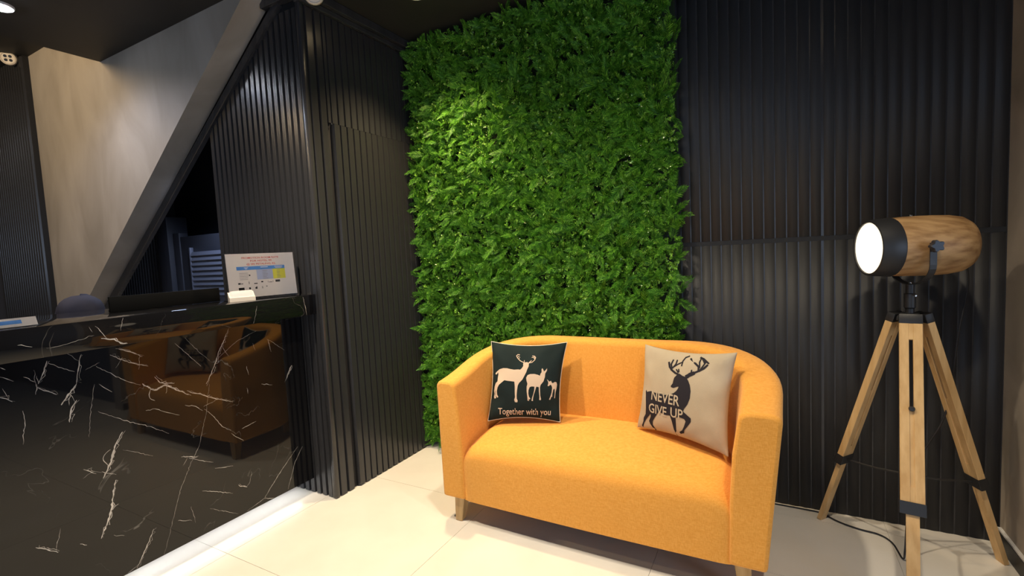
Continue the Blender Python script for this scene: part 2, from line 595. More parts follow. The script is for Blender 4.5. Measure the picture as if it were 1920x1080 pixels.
# ceiling trim above the door wall
bm = bmesh.new()
add_box(bm, (XL - 0.02, 1.76, 2.672), (XL + 0.022, 2.60, 2.70), 0.004)
add_box(bm, (XL - 0.02, 1.75, 2.70), (XL + 0.05, 2.60, CEIL - 0.001), 0.004)
add_box(bm, (-2.42, 1.745, 2.70), (XL - 0.02, 1.794, CEIL - 0.001), 0.004)
struct(bm_obj('trim_1', bm, M_slat))

# ---- far left wall, ribbed black
wall_far = struct(box('wall_far_left', (-6.15, 1.615, 0.0), (-5.14, 1.649, 3.05), M_groove))
x = -5.165
while x > -6.1:
    slat(wall_far, x, 1.616, 0.004, 3.04)
    x -= 0.0483

# ---- alcove under the stair
struct(box('wall_alcove_back', (-6.15, 2.62, 0.0), (-2.30, 2.70, CEIL), M_navywall))
wall_alc = struct(box('wall_alcove_side', (-6.1, 2.33, 0.0), (-4.78, 2.42, 2.0), M_groove))
x = -4.80
while x > -5.7:
    slat(wall_alc, x, 2.331, 0.004, 1.99, me=SLAT_NAVY)
    x -= 0.0483
post = tag(box('partition_post', (-4.775, 2.25, 0.0), (-4.60, 2.42, 1.78), M_navywall, bevel=0.006),
           'dark blue-black post with a flat top in the alcove under the stair', 'post')
part = empty('low_partition', (-4.25, 2.36, 0))
tag(part, 'low dark partition behind the louvred shutter under the stair', 'partition')
adopt(box('panel', (-4.55, 2.30, 0.0), (-3.55, 2.36, 1.60), M_navywall, bevel=0.004), part)
adopt(box('end_cap', (-4.595, 2.29, 0.0), (-4.50, 2.365, 1.635), M_navywall, bevel=0.004), part)
lou = empty('louvred_shutter', (-4.05, 2.28, 0))
tag(lou, 'blue-grey shutter of horizontal louvre slats seen past the sign', 'shutter')
adopt(box('frame_side', (-4.33, 2.27, 0.25), (-4.31, 2.298, 1.50), M_louvre, bevel=0.003), lou)
adopt(box('frame_side', (-3.62, 2.27, 0.25), (-3.60, 2.298, 1.50), M_louvre, bevel=0.003), lou)
lm = None
zz = 0.28
while zz < 1.48:
    if lm is None:
        s = box('louvre', (-0.345, -0.012, -0.017), (0.345, 0.004, 0.017), M_louvre, lou,
                mtx=Matrix.Rotation(math.radians(-22), 4, 'X'))
        lm = s.data
    else:
        s = bpy.data.objects.new('louvre', lm)
        link(s, lou)
    s.location = (-3.965 - lou.location.x, 2.286 - lou.location.y, zz)
    zz += 0.0415

# ---- right wall
struct(box('wall_right', (0.83, 2.15, 0.0), (0.98, 2.668, CEIL), M_plaster_r))
struct(box('baseboard_right', (0.815, 2.152, 0.0), (0.83, 2.655, 0.066), M_blackmetal))
struct(box('trim_4', (0.818, 2.152, 0.066), (0.83, 2.655, 0.074), M_ring))

# ---- the rest of the lobby behind and beside the camera
wfr = struct(box('wall_front', (-6.2, -4.1, 2.30), (4.5, -4.0, 3.05), M_navywall))
box('wall_pier', (-6.2, -4.1, 0.0), (-3.4, -4.0, 2.30), M_navywall, wfr)
box('wall_pier', (1.4, -4.1, 0.0), (4.5, -4.0, 2.30), M_navywall, wfr)
win2 = empty('window_2', (-1.0, -4.05, 0))
struct(win2, 'glazed entrance')
for xx in (-3.4, -2.2, -1.0, 0.2, 1.34):
    adopt(box('mullion', (xx, -4.08, 0.0), (xx + 0.06, -4.02, 2.30), M_blackmetal), win2)
adopt(box('sill', (-3.4, -4.08, 0.0), (1.4, -4.02, 0.10), M_blackmetal), win2)
adopt(box('transom', (-3.4, -4.08, 2.24), (1.4, -4.02, 2.30), M_blackmetal), win2)
struct(box('wall_far_side', (-6.3, -4.0, 0.0), (-6.2, 2.85, 3.15), M_navywall))
struct(box('wall_back_side', (0.98, 2.25, 0.0), (4.5, 2.35, CEIL), M_navywall))
wf = struct(box('wall_window_side', (4.5, -4.0, 2.35), (4.6, 2.35, CEIL), M_navywall))
box('wall_pier', (4.5, -4.0, 0.0), (4.6, -2.5, 2.35), M_navywall, wf)
box('wall_pier', (4.5, 1.3, 0.0), (4.6, 2.35, 2.35), M_navywall, wf)
win = empty('window_1', (4.5, -0.6, 0))
struct(win, 'glazed shop front')
for yy in (-2.5, -1.25, 0.0, 1.25):
    adopt(box('mullion', (4.47, yy, 0.0), (4.53, yy + 0.06, 2.35), M_blackmetal), win)
adopt(box('sill', (4.47, -2.5, 0.0), (4.53, 1.31, 0.12), M_blackmetal), win)

# ---- downlights (each carries its own light)
for (x, y, power, col, cone, blend, label) in DOWNLIGHTS:
    d = empty('downlight', (x, y, CEIL))
    tag(d, label, 'downlight')
    warm = col != COOL
    lathe('ring', [(0.036, -0.002), (0.038, -0.010), (0.056, -0.012), (0.060, -0.006), (0.060, 0.0)], M_ring, d, seg=28)
    lathe('lamp_disc', [(0.0, -0.024), (0.018, -0.021), (0.030, -0.014), (0.036, -0.004), (0.036, -0.0005), (0, -0.0005)], M_downwarm if warm else M_downcool, d, seg=24)
    s = lamp_spot('downlight_lamp', (0, 0, -0.035), power, col, cone, blend)
    s.parent = d
# hidden warm lamp in the raised ceiling slot on the stair side
s = lamp_spot('slot_lamp', (-4.15, 0.1, 2.84), 95, WARM, 150, 0.3, 0.05, aim=(-4.2, 1.65, 1.7))
s = lamp_spot('alcove_fill', (-3.55, 2.0, 2.0), 32, COOL, 160, 0.6, 0.05)  # unseen cool fill without fixture, added to brighten the louvres


def ceiling_fixture(loc, aim, label):
    e = empty('ceiling_camera', loc)
    tag(e, label, 'fixture')
    q = (Vector(aim) - Vector(loc)).to_track_quat('Z', 'Y').to_matrix().to_4x4()
    lathe('housing', [(0.0, -0.045), (0.040, -0.045), (0.050, -0.03), (0.053, -0.008), (0.048, 0.006), (0.041, 0.010), (0.037, 0.006), (0.0, 0.004)], M_offwhite, e, seg=32, mtx=q)
    for k in range(4):
        a = math.pi / 4 + k * math.pi / 2
        bm = bmesh.new()
        add_lathe(bm, [(0.0, 0.008), (0.010, 0.008), (0.011, 0.004), (0, 0.003)], 14,
                  q @ Matrix.Translation((0.020 * math.cos(a), 0.020 * math.sin(a), 0)))
        bm_obj('lens_opening', bm, M_darkglass, e)
    return e


ceiling_fixture((-5.20, 1.55, 3.02), (0.0, -1.6, 0.6), 'round off-white fixture with four dark openings at the far left wall')
ceiling_fixture((-2.09, 1.825, 2.715), (0.0, 0.2, 1.3), 'round off-white fixture on the ceiling above the corner of the slatted wall')

# ================================================================== PLANT WALL
pw = empty('plant_wall', (-1.275, 2.66, 0))
tag(pw, 'green wall of artificial ferns and small leaves behind the orange sofa', 'plant wall')
X0, X1 = -2.13, -0.43
for i in range(4):
    for j in range(6):
        w = (X1 - X0) / 4
        h = (CEIL - 0.02) / 6
        adopt(box('backing_mat', (X0 + i * w + 0.002, 2.640, 0.01 + j * h), (X0 + (i + 1) * w - 0.002, 2.667, 0.01 + (j + 1) * h - 0.004), M_leafbase), pw)


def frond_geo(L, npair, wid, curl, seed):
    """fern frond growing along +x, up +z: rib and paired leaflets"""
    r = random.Random(seed)
    v, f = [], []

    def P(t):
        return Vector((L * t, 0, L * (0.30 * t - curl * t * t)))
    for k in range(npair):
        t = 0.12 + 0.86 * k / npair
        p = P(t)
        q = P(min(1, t + 0.050))
        ll = wid * L * math.sin(math.pi * (0.22 + 0.72 * t)) * r.uniform(0.85, 1.15)
        for sgn in (-1, 1):
            tip = p + Vector((ll * 1.15, sgn * ll, -0.18 * ll + r.uniform(-0.15, 0.15) * ll))
            mid1 = p.lerp(tip, 0.5) + Vector((-0.06 * ll, sgn * 0.08 * ll, 0.06 * ll))
            mid2 = q.lerp(tip, 0.5) + Vector((0.07 * ll, 0, 0.06 * ll))
            i = len(v)
            v += [p, mid1, tip, mid2]
            f.append((i, i + 1, i + 2, i + 3) if sgn > 0 else (i, i + 3, i + 2, i + 1))
    i = len(v)
    a, b = P(0.9), P(1.0)
    tip = b + (b - a) * 0.9
    v += [a, b + Vector((0, 0.025 * L, 0)), tip, b - Vector((0, 0.025 * L, 0))]
    f.append((i, i + 1, i + 2, i + 3))
    n = 4
    w0 = 0.012 * L
    i = len(v)
    for k in range(n + 1):
        p = P(k / n)
        v += [p + Vector((0, w0, 0.002)), p - Vector((0, w0, -0.002))]
    for k in range(n):
        f.append((i + 2 * k, i + 2 * k + 2, i + 2 * k + 3, i + 2 * k + 1))
    return np.array([tuple(p) for p in v]), f


def sprig_geo(L, nleaf, seed):
    """small twig with little rounded leaves"""
    r = random.Random(seed)
    v, f = [], []
    for k in range(nleaf):
        t = 0.2 + 0.8 * k / nleaf
        a = k * 2.4
        p = Vector((L * t, 0, 0))
        d = Vector((0.5, math.cos(a), math.sin(a))).normalized()
        s = Vector((0.2, -math.sin(a), math.cos(a))).normalized()
        ll = 0.24 * L * r.uniform(0.7, 1.15)
        i = len(v)
        up = Vector((0.35, 0, 0)) * ll
        v += [p, p + d * ll * 0.55 + s * ll * 0.34, p + d * ll + up * 0.4, p + d * ll * 0.55 - s * ll * 0.34]
        f.append((i, i + 1, i + 2, i + 3))
    return np.array([tuple(p) for p in v]), f


FROND = [frond_geo(1.0, 12, 0.15 + 0.03 * (k % 3), 0.10 + 0.08 * k, k) for k in range(6)]
SPRIG = [sprig_geo(1.0, 13, 40 + k) for k in range(5)]


def basis(direction, roll):
    d = Vector(direction).normalized()
    up = Vector((0, -1, 0))
    y = up.cross(d)
    if y.length < 1e-3:
        y = Vector((1, 0, 0))
    y.normalize()
    z = d.cross(y)
    m = Matrix((d, y, z)).transposed()
    return m @ Matrix.Rotation(roll, 3, 'X')


def rand_dir(out_lo, out_hi):
    ang = rng.uniform(0, 2 * math.pi)
    o = rng.uniform(out_lo, out_hi)
    # hanging habit: more fronds point up and outwards, some down
    return (math.cos(ang), -o, math.sin(ang) * 0.9 + 0.15)


def clump(z, x):
    return 0.5 + 0.5 * math.sin(7.1 * x + 2.3 * math.sin(5 * z)) * math.sin(6.3 * z + 1.9 * math.sin(4 * x))


parts = []        # (geo index, kind, matrix3, location, scale)
NF, NS = 7000, 11000
xs = rng.uniform(X0 + 0.01, X1 - 0.005, NF)
zs = rng.uniform(0.03, CEIL - 0.05, NF)
allV, allF, off = [], [], 0
single = []
for i in range(NF):
    L = rng.uniform(0.07, 0.125)
    m = basis(rand_dir(0.25, 1.3), rng.uniform(-0.7, 0.7))
    y = 2.637 - rng.uniform(0.0, 0.062)
    g = rng.integers(0, len(FROND))
    if i < 300:
        # the largest, standing proud: a piece each
        L = rng.uniform(0.12, 0.165)
        single.append((g, m, (xs[i], 2.600, zs[i] if zs[i] > 1.0 or xs[i] < -1.65 else zs[i] + 1.0), L))
        continue
    V, F = FROND[g]
    W = (np.array(m) @ (V.T * L)).T + np.array((xs[i], y, zs[i]))
    W[:, 1] = np.minimum(W[:, 1], 2.640)
    if W[0, 2] < 0.95:
        W[:, 1] = np.maximum(W[:, 1], 2.535)
    W[:, 2] = np.clip(W[:, 2], 0.012, CEIL - 0.012)
    W[:, 0] = np.maximum(W[:, 0], -2.136)
    allV.append(W)
    allF += [tuple(q + off for q in fc) for fc in F]
    off += len(V)
fV, fF = allV, allF
allV, allF, off = [], [], 0
for i in range(NS):
    L = rng.uniform(0.035, 0.06)
    x = rng.uniform(X0 + 0.01, X1 - 0.01)
    z = rng.uniform(0.03, CEIL - 0.04)
    m = basis(rand_dir(0.7, 2.2), rng.uniform(-3, 3))
    y = 2.640 - rng.uniform(0.0, 0.06)
    V, F = SPRIG[rng.integers(0, len(SPRIG))]
    W = (np.array(m) @ (V.T * L)).T + np.array((x, y, z))
    W[:, 1] = np.minimum(W[:, 1], 2.640)
    if W[0, 2] < 0.95:
        W[:, 1] = np.maximum(W[:, 1], 2.535)
    W[:, 2] = np.clip(W[:, 2], 0.012, CEIL - 0.012)
    W[:, 0] = np.maximum(W[:, 0], -2.136)
    allV.append(W)
    allF += [tuple(q + off for q in fc) for fc in F]
    off += len(V)


def stuff_mesh(name, vs, fs, material):
    V = np.concatenate(vs)
    me = bpy.data.meshes.new(name)
    me.vertices.add(len(V))
    me.vertices.foreach_set('co', V.astype(np.float32).ravel())
    me.loops.add(4 * len(fs))
    me.loops.foreach_set('vertex_index', np.array(fs, dtype=np.int32).ravel())
    me.polygons.add(len(fs))
    me.polygons.foreach_set('loop_start', np.arange(0, 4 * len(fs), 4, dtype=np.int32))
    me.update(calc_edges=True)
    me.materials.append(material)
    o = bpy.data.objects.new(name, me)
    o['kind'] = 'stuff'
    link(o)
    return adopt(o, pw)


stuff_mesh('small_fronds', fV, fF, M_leaf)
stuff_mesh('small_leaves', allV, allF, M_sprig)
frond_me = []
for V, F in FROND:
    me = bpy.data.meshes.new('fern_frond')
    me.from_pydata([tuple(p) for p in V], [], F)
    me.materials.append(M_leaf)
    frond_me.append(me)
for g, m, loc, L in single:
    o = bpy.data.objects.new('fern_frond', frond_me[g])
    o.matrix_world = Matrix.Translation(Vector(loc) - pw.location) @ m.to_4x4() @ Matrix.Scale(L, 4)
    link(o, pw)

# ================================================================== SOFA
sofa = empty('loveseat', (-0.745, 2.17, 0))
tag(sofa, 'orange fabric two-seat tub sofa with rounded back in front of the plant wall', 'sofa')
SXL, SXR, SYF, SYB, SR = -1.466, -0.028, 1.855, 2.485, 0.40
ST = 0.115
path = []
for k in range(10):
    path.append((SXL, SYF + (SYB - SR - SYF) * k / 9.0, Vector((1, 0))))
for k in range(1, 15):
    a = math.pi - (math.pi / 2) * k / 15
    path.append((SXL + SR + SR * math.cos(a), SYB - SR + SR * math.sin(a), Vector((-math.cos(a), -math.sin(a)))))
for k in range(11):
    path.append((SXL + SR + (SXR - SXL - 2 * SR) * k / 10.0, SYB, Vector((0, -1))))
for k in range(1, 15):
    a = math.pi / 2 - (math.pi / 2) * k / 15
    path.append((SXR - SR + SR * math.cos(a), SYB - SR + SR * math.sin(a), Vector((-math.cos(a), -math.sin(a)))))
for k in range(10):
    path.append((SXR, SYB - SR - (SYB - SR - SYF) * k / 9.0, Vector((-1, 0))))


def sstep(t):
    t = max(0, min(1, t))
    return t * t * (3 - 2 * t)


verts, faces = [], []
NP = 16
for (px, py, n) in path:
    ty = (py - SYF) / (SYB - SYF)
    h = 0.712 + 0.135 * (0.45 * ty + 0.55 * sstep(ty))
    fl = 0.05 * sstep((px - (SXL + 0.9)) / (SXR - SXL - 0.9))      # right arm leans out a little
    fl += 0.006
    top_r = 0.032
    prof = [(0.0, 0.125), (0.0, 0.22), (0.0, 0.36), (0.0, 0.52), (0.0, h - 0.06)]
    for k in range(5):
        a = math.pi / 2 * k / 4
        prof.append((top_r - top_r * math.cos(a), h - top_r + top_r * math.sin(a)))
    for k in range(5):
        a = math.pi / 2 * k / 4
        prof.append((ST - 0.01 - top_r + top_r * math.sin(a), h - top_r + top_r * math.cos(a)))
    prof += [(ST + 0.004, 0.55), (ST + 0.012, 0.36), (ST + 0.012, 0.125)]
    NP = len(prof)
    for o_, z in prof:
        sh = fl * (z - 0.125) / 0.6 * (1 - 0.8 * o_ / ST if o_ < ST else 0.2)
        q = Vector((px, py)) + n * (o_ - sh)
        verts.append((q.x, q.y, z))
m_ = len(path)
for i in range(m_ - 1):
    for k in range(NP):
        k2 = (k + 1) % NP
        faces.append((i * NP + k, i * NP + k2, (i + 1) * NP + k2, (i + 1) * NP + k))
faces.append(tuple(range(NP)))
faces.append(tuple(range((m_ - 1) * NP + NP - 1, (m_ - 1) * NP - 1, -1)))
shell = mesh_obj('back_and_arms', verts, faces, M_fabric, smooth=True)
shell.data.set_sharp_from_angle(angle=math.radians(50))
bv = shell.modifiers.new('soft_edge', 'BEVEL')
bv.width = 0.014
bv.segments = 3
bv.limit_method = 'ANGLE'
bv.angle_limit = math.radians(55)
adopt(shell, sofa)

# seat with its upholstered front
xa, xb = SXL + ST + 0.003, SXR - ST + 0.006
prof = [(1.862, 0.122), (1.860, 0.20), (1.859, 0.28), (1.860, 0.335)]
for k in range(1, 7):
    a = math.pi / 2 * k / 6
    prof.append((1.860 + 0.075 - 0.075 * math.cos(a), 0.335 + 0.068 * math.sin(a)))
prof += [(1.99, 0.416), (2.08, 0.426), (2.18, 0.431), (2.28, 0.431), (2.375, 0.426)]
NX = 48
verts, faces = [], []
for i in range(NX + 1):
    t = i / NX
    x = xa + (xb - xa) * t
    dist = min(x - xa, xb - x)
    for (yy, z) in prof:
        drop = 0.045 * math.exp(-(dist / 0.035) ** 1.3) * sstep((z - 0.25) / 0.15)
        pull = 0.010 * math.exp(-(dist / 0.022) ** 1.5)
        crown = 0.012 * math.sin(math.pi * t) * sstep((z - 0.33) / 0.08)
        belly = -0.006 * math.sin(math.pi * t) * sstep((0.42 - z) / 0.2)
        verts.append((x, yy + (pull + belly if yy < 1.9 else 0), z - drop + crown))
NPf = len(prof)
for i in range(NX):
    for k in range(NPf - 1):
        faces.append((i * NPf + k, (i + 1) * NPf + k, (i + 1) * NPf + k + 1, i * NPf + k + 1))
# underside
b0 = len(verts)
verts += [(xa, 2.375, 0.122), (xb, 2.375, 0.122)]
faces.append((0, b0, b0 + 1, NX * NPf))
seat = mesh_obj('seat', verts, faces, M_fabric, smooth=True)
adopt(seat, sofa)


def sofa_leg(x, y, lean):
    bm = bmesh.new()
    vs = []
    for (z, w, dx, dy) in ((0.135, 0.029, 0, 0), (0.0, 0.019, lean[0], lean[1])):
        vs.append([bm.verts.new((x + dx + sx * w, y + dy + sy * w, z)) for sx, sy in ((-1, -1), (1, -1), (1, 1), (-1, 1))])
    for k in range(4):
        bm.faces.new((vs[0][k], vs[0][(k + 1) % 4], vs[1][(k + 1) % 4], vs[1][k]))
    bm.faces.new(vs[0]); bm.faces.new(vs[1][::-1])
    bmesh.ops.bevel(bm, geom=list(bm.edges), offset=0.003, segments=1, affect='EDGES')
    return adopt(bm_obj('leg', bm, M_legwood), sofa)


sofa_leg(-1.382, 1.905, (-0.012, -0.012))
sofa_leg(-0.112, 1.905, (0.012, -0.012))
sofa_leg(-1.25, 2.36, (-0.012, 0.012))
sofa_leg(-0.245, 2.36, (0.012, 0.012))

# ================================================================== CUSHIONS
PRINT_A_stag = [(-0.817,0.148),(-0.796,0.191),(-0.754,0.224),(-0.701,0.268),(-0.593,0.295),(-0.485,0.292),(-0.397,0.271),(-0.289,0.255),(-0.18,0.263),(-0.126,0.257),(-0.083,0.296),(-0.051,0.351),(-0.058,0.405),(-0.051,0.431),(-0.008,0.444),(0.047,0.453),(0.09,0.417),(0.091,0.342),(0.058,0.265),(0.037,0.19),(-0.006,0.103),(-0.048,0.016),(-0.134,-0.072),(-0.165,-0.137),(-0.179,-0.245),(-0.184,-0.375),(-0.177,-0.451),(-0.151,-0.504),(-0.161,-0.543),(-0.224,-0.538),(-0.246,-0.484),(-0.226,-0.419),(-0.238,-0.289),(-0.244,-0.159),(-0.263,-0.041),(-0.349,-0.031),(-0.457,-0.021),(-0.543,-0.007),(-0.606,-0.055),(-0.69,-0.121),(-0.727,-0.186),(-0.746,-0.273),(-0.737,-0.359),(-0.699,-0.419),(-0.735,-0.435),(-0.779,-0.381),(-0.78,-0.273),(-0.793,-0.252),(-0.794,-0.36),(-0.766,-0.446),(-0.812,-0.457),(-0.827,-0.414),(-0.812,-0.339),(-0.831,-0.274),(-0.817,-0.166),(-0.788,-0.079),(-0.736,-0.035),(-0.734,0.052),(-0.723,0.138),(-0.738,0.199),(-0.773,0.138)]
PRINT_A_doe = [(0.048,0.06),(0.08,0.125),(0.145,0.152),(0.253,0.159),(0.339,0.139),(0.404,0.118),(0.409,0.161),(0.437,0.205),(0.431,0.28),(0.449,0.306),(0.481,0.259),(0.492,0.227),(0.524,0.249),(0.569,0.308),(0.568,0.249),(0.53,0.173),(0.529,0.087),(0.5,-0.022),(0.435,-0.109),(0.423,-0.174),(0.433,-0.282),(0.443,-0.368),(0.468,-0.454),(0.459,-0.48),(0.421,-0.472),(0.426,-0.412),(0.405,-0.282),(0.391,-0.163),(0.327,-0.153),(0.305,-0.24),(0.273,-0.348),(0.256,-0.457),(0.258,-0.504),(0.22,-0.5),(0.226,-0.446),(0.262,-0.327),(0.278,-0.24),(0.278,-0.154),(0.209,-0.15),(0.156,-0.166),(0.128,-0.242),(0.128,-0.328),(0.15,-0.404),(0.188,-0.447),(0.167,-0.468),(0.141,-0.458),(0.156,-0.501),(0.114,-0.497),(0.107,-0.415),(0.081,-0.264),(0.075,-0.156),(0.092,-0.091),(0.059,-0.005)]
PRINT_A_fawn = [(0.586,0.033),(0.618,0.012),(0.644,-0.02),(0.694,0.002),(0.704,-0.03),(0.735,-0.058),(0.79,-0.018),(0.828,-0.029),(0.847,-0.083),(0.84,-0.191),(0.827,-0.278),(0.824,-0.418),(0.807,-0.425),(0.81,-0.299),(0.797,-0.191),(0.769,-0.202),(0.752,-0.322),(0.751,-0.397),(0.73,-0.387),(0.707,-0.463),(0.675,-0.459),(0.708,-0.376),(0.731,-0.279),(0.733,-0.17),(0.713,-0.117),(0.681,-0.095),(0.642,-0.133),(0.616,-0.128),(0.628,-0.063),(0.618,-0.02)]
STROKES_A = [(0.0152,[(-0.041,0.437),(-0.139,0.48),(-0.216,0.55),(-0.25,0.608),(-0.218,0.641),(-0.169,0.637)]),(0.0109,[(-0.188,0.522),(-0.158,0.572)]),(0.0109,[(-0.214,0.554),(-0.202,0.593),(-0.173,0.598)]),(0.0152,[(0.079,0.428),(0.167,0.446),(0.232,0.505),(0.254,0.57),(0.222,0.607),(0.167,0.613)]),(0.0109,[(0.237,0.527),(0.193,0.576),(0.154,0.571)]),(0.0109,[(0.245,0.549),(0.211,0.589)]),(0.013,[(-0.034,0.437),(-0.034,0.492)]),(0.0174,[(0.088,0.432),(0.149,0.489)])]
PRINT_B_big = [(-0.742,-0.043),(-0.708,-0.085),(-0.665,-0.069),(-0.588,-0.043),(-0.492,-0.056),(-0.368,-0.06),(-0.244,-0.059),(-0.123,-0.027),(-0.029,0.026),(0.027,0.087),(0.058,0.156),(0.055,0.18),(0.008,0.159),(-0.051,0.13),(-0.102,0.138),(-0.111,0.161),(-0.077,0.219),(-0.071,0.283),(-0.06,0.349),(-0.027,0.392),(-0.006,0.426),(0.042,0.448),(0.107,0.413),(0.182,0.4),(0.238,0.336),(0.285,0.246),(0.313,0.129),(0.311,-0.017),(0.274,-0.146),(0.21,-0.258),(0.191,-0.312),(0.244,-0.348),(0.351,-0.419),(0.351,-0.492),(0.282,-0.606),(0.217,-0.698),(0.199,-0.765),(0.115,-0.806),(0.094,-0.77),(0.168,-0.712),(0.21,-0.626),(0.247,-0.506),(0.218,-0.465),(0.118,-0.453),(0.033,-0.476),(0.033,-0.601),(0.023,-0.754),(0.03,-0.877),(0.065,-0.922),(-0.004,-0.933),(-0.004,-0.863),(-0.033,-0.745),(-0.057,-0.575),(-0.092,-0.471),(-0.203,-0.483),(-0.355,-0.451),(-0.42,-0.549),(-0.464,-0.615),(-0.529,-0.715),(-0.533,-0.797),(-0.475,-0.885),(-0.406,-0.954),(-0.455,-0.963),(-0.522,-0.914),(-0.608,-0.794),(-0.631,-0.734),(-0.575,-0.621),(-0.569,-0.552),(-0.647,-0.643),(-0.703,-0.715),(-0.756,-0.815),(-0.795,-0.926),(-0.787,-1.007),(-0.825,-1.006),(-0.823,-0.894),(-0.776,-0.781),(-0.767,-0.695),(-0.714,-0.595),(-0.697,-0.439),(-0.707,-0.277),(-0.732,-0.146),(-0.75,-0.081)]
STROKES_B = [(0.0279,[(0.045,0.416),(-0.058,0.45),(-0.149,0.5),(-0.204,0.556),(-0.243,0.654)]),(0.0209,[(-0.147,0.526),(-0.186,0.623),(-0.165,0.716)]),(0.0209,[(-0.135,0.553),(-0.088,0.636),(-0.084,0.721)]),(0.0186,[(-0.112,0.577),(-0.039,0.643),(0.031,0.687)]),(0.0209,[(0.045,0.616),(0.043,0.716),(0.074,0.795),(0.14,0.834)]),(0.0209,[(0.007,0.468),(-0.047,0.523)]),(0.0186,[(0.016,0.487),(0.001,0.537)]),(0.0512,[(0.194,0.407),(0.256,0.46),(0.321,0.499)]),(0.0279,[(0.251,0.46),(0.414,0.56),(0.488,0.617),(0.544,0.695)]),(0.0256,[(0.402,0.558),(0.386,0.643),(0.322,0.693),(0.194,0.783)]),(0.0186,[(0.408,0.622),(0.387,0.732),(0.398,0.817)]),(0.0209,[(0.436,0.594),(0.487,0.72),(0.413,0.819)]),(0.0233,[(0.377,0.83),(0.444,0.808),(0.558,0.728)]),(0.0186,[(0.274,0.475),(0.271,0.555)]),(0.0163,[(0.428,0.796),(0.508,0.739)])]


def unpinch(up, vp):
    u, v = up, vp
    for _ in range(12):
        u = up / (1 - 0.09 * (1 - v * v))
        v = vp / (1 - 0.105 * (1 - u * u))
        u = max(-1, min(1, u)); v = max(-1, min(1, v))
    return u, v


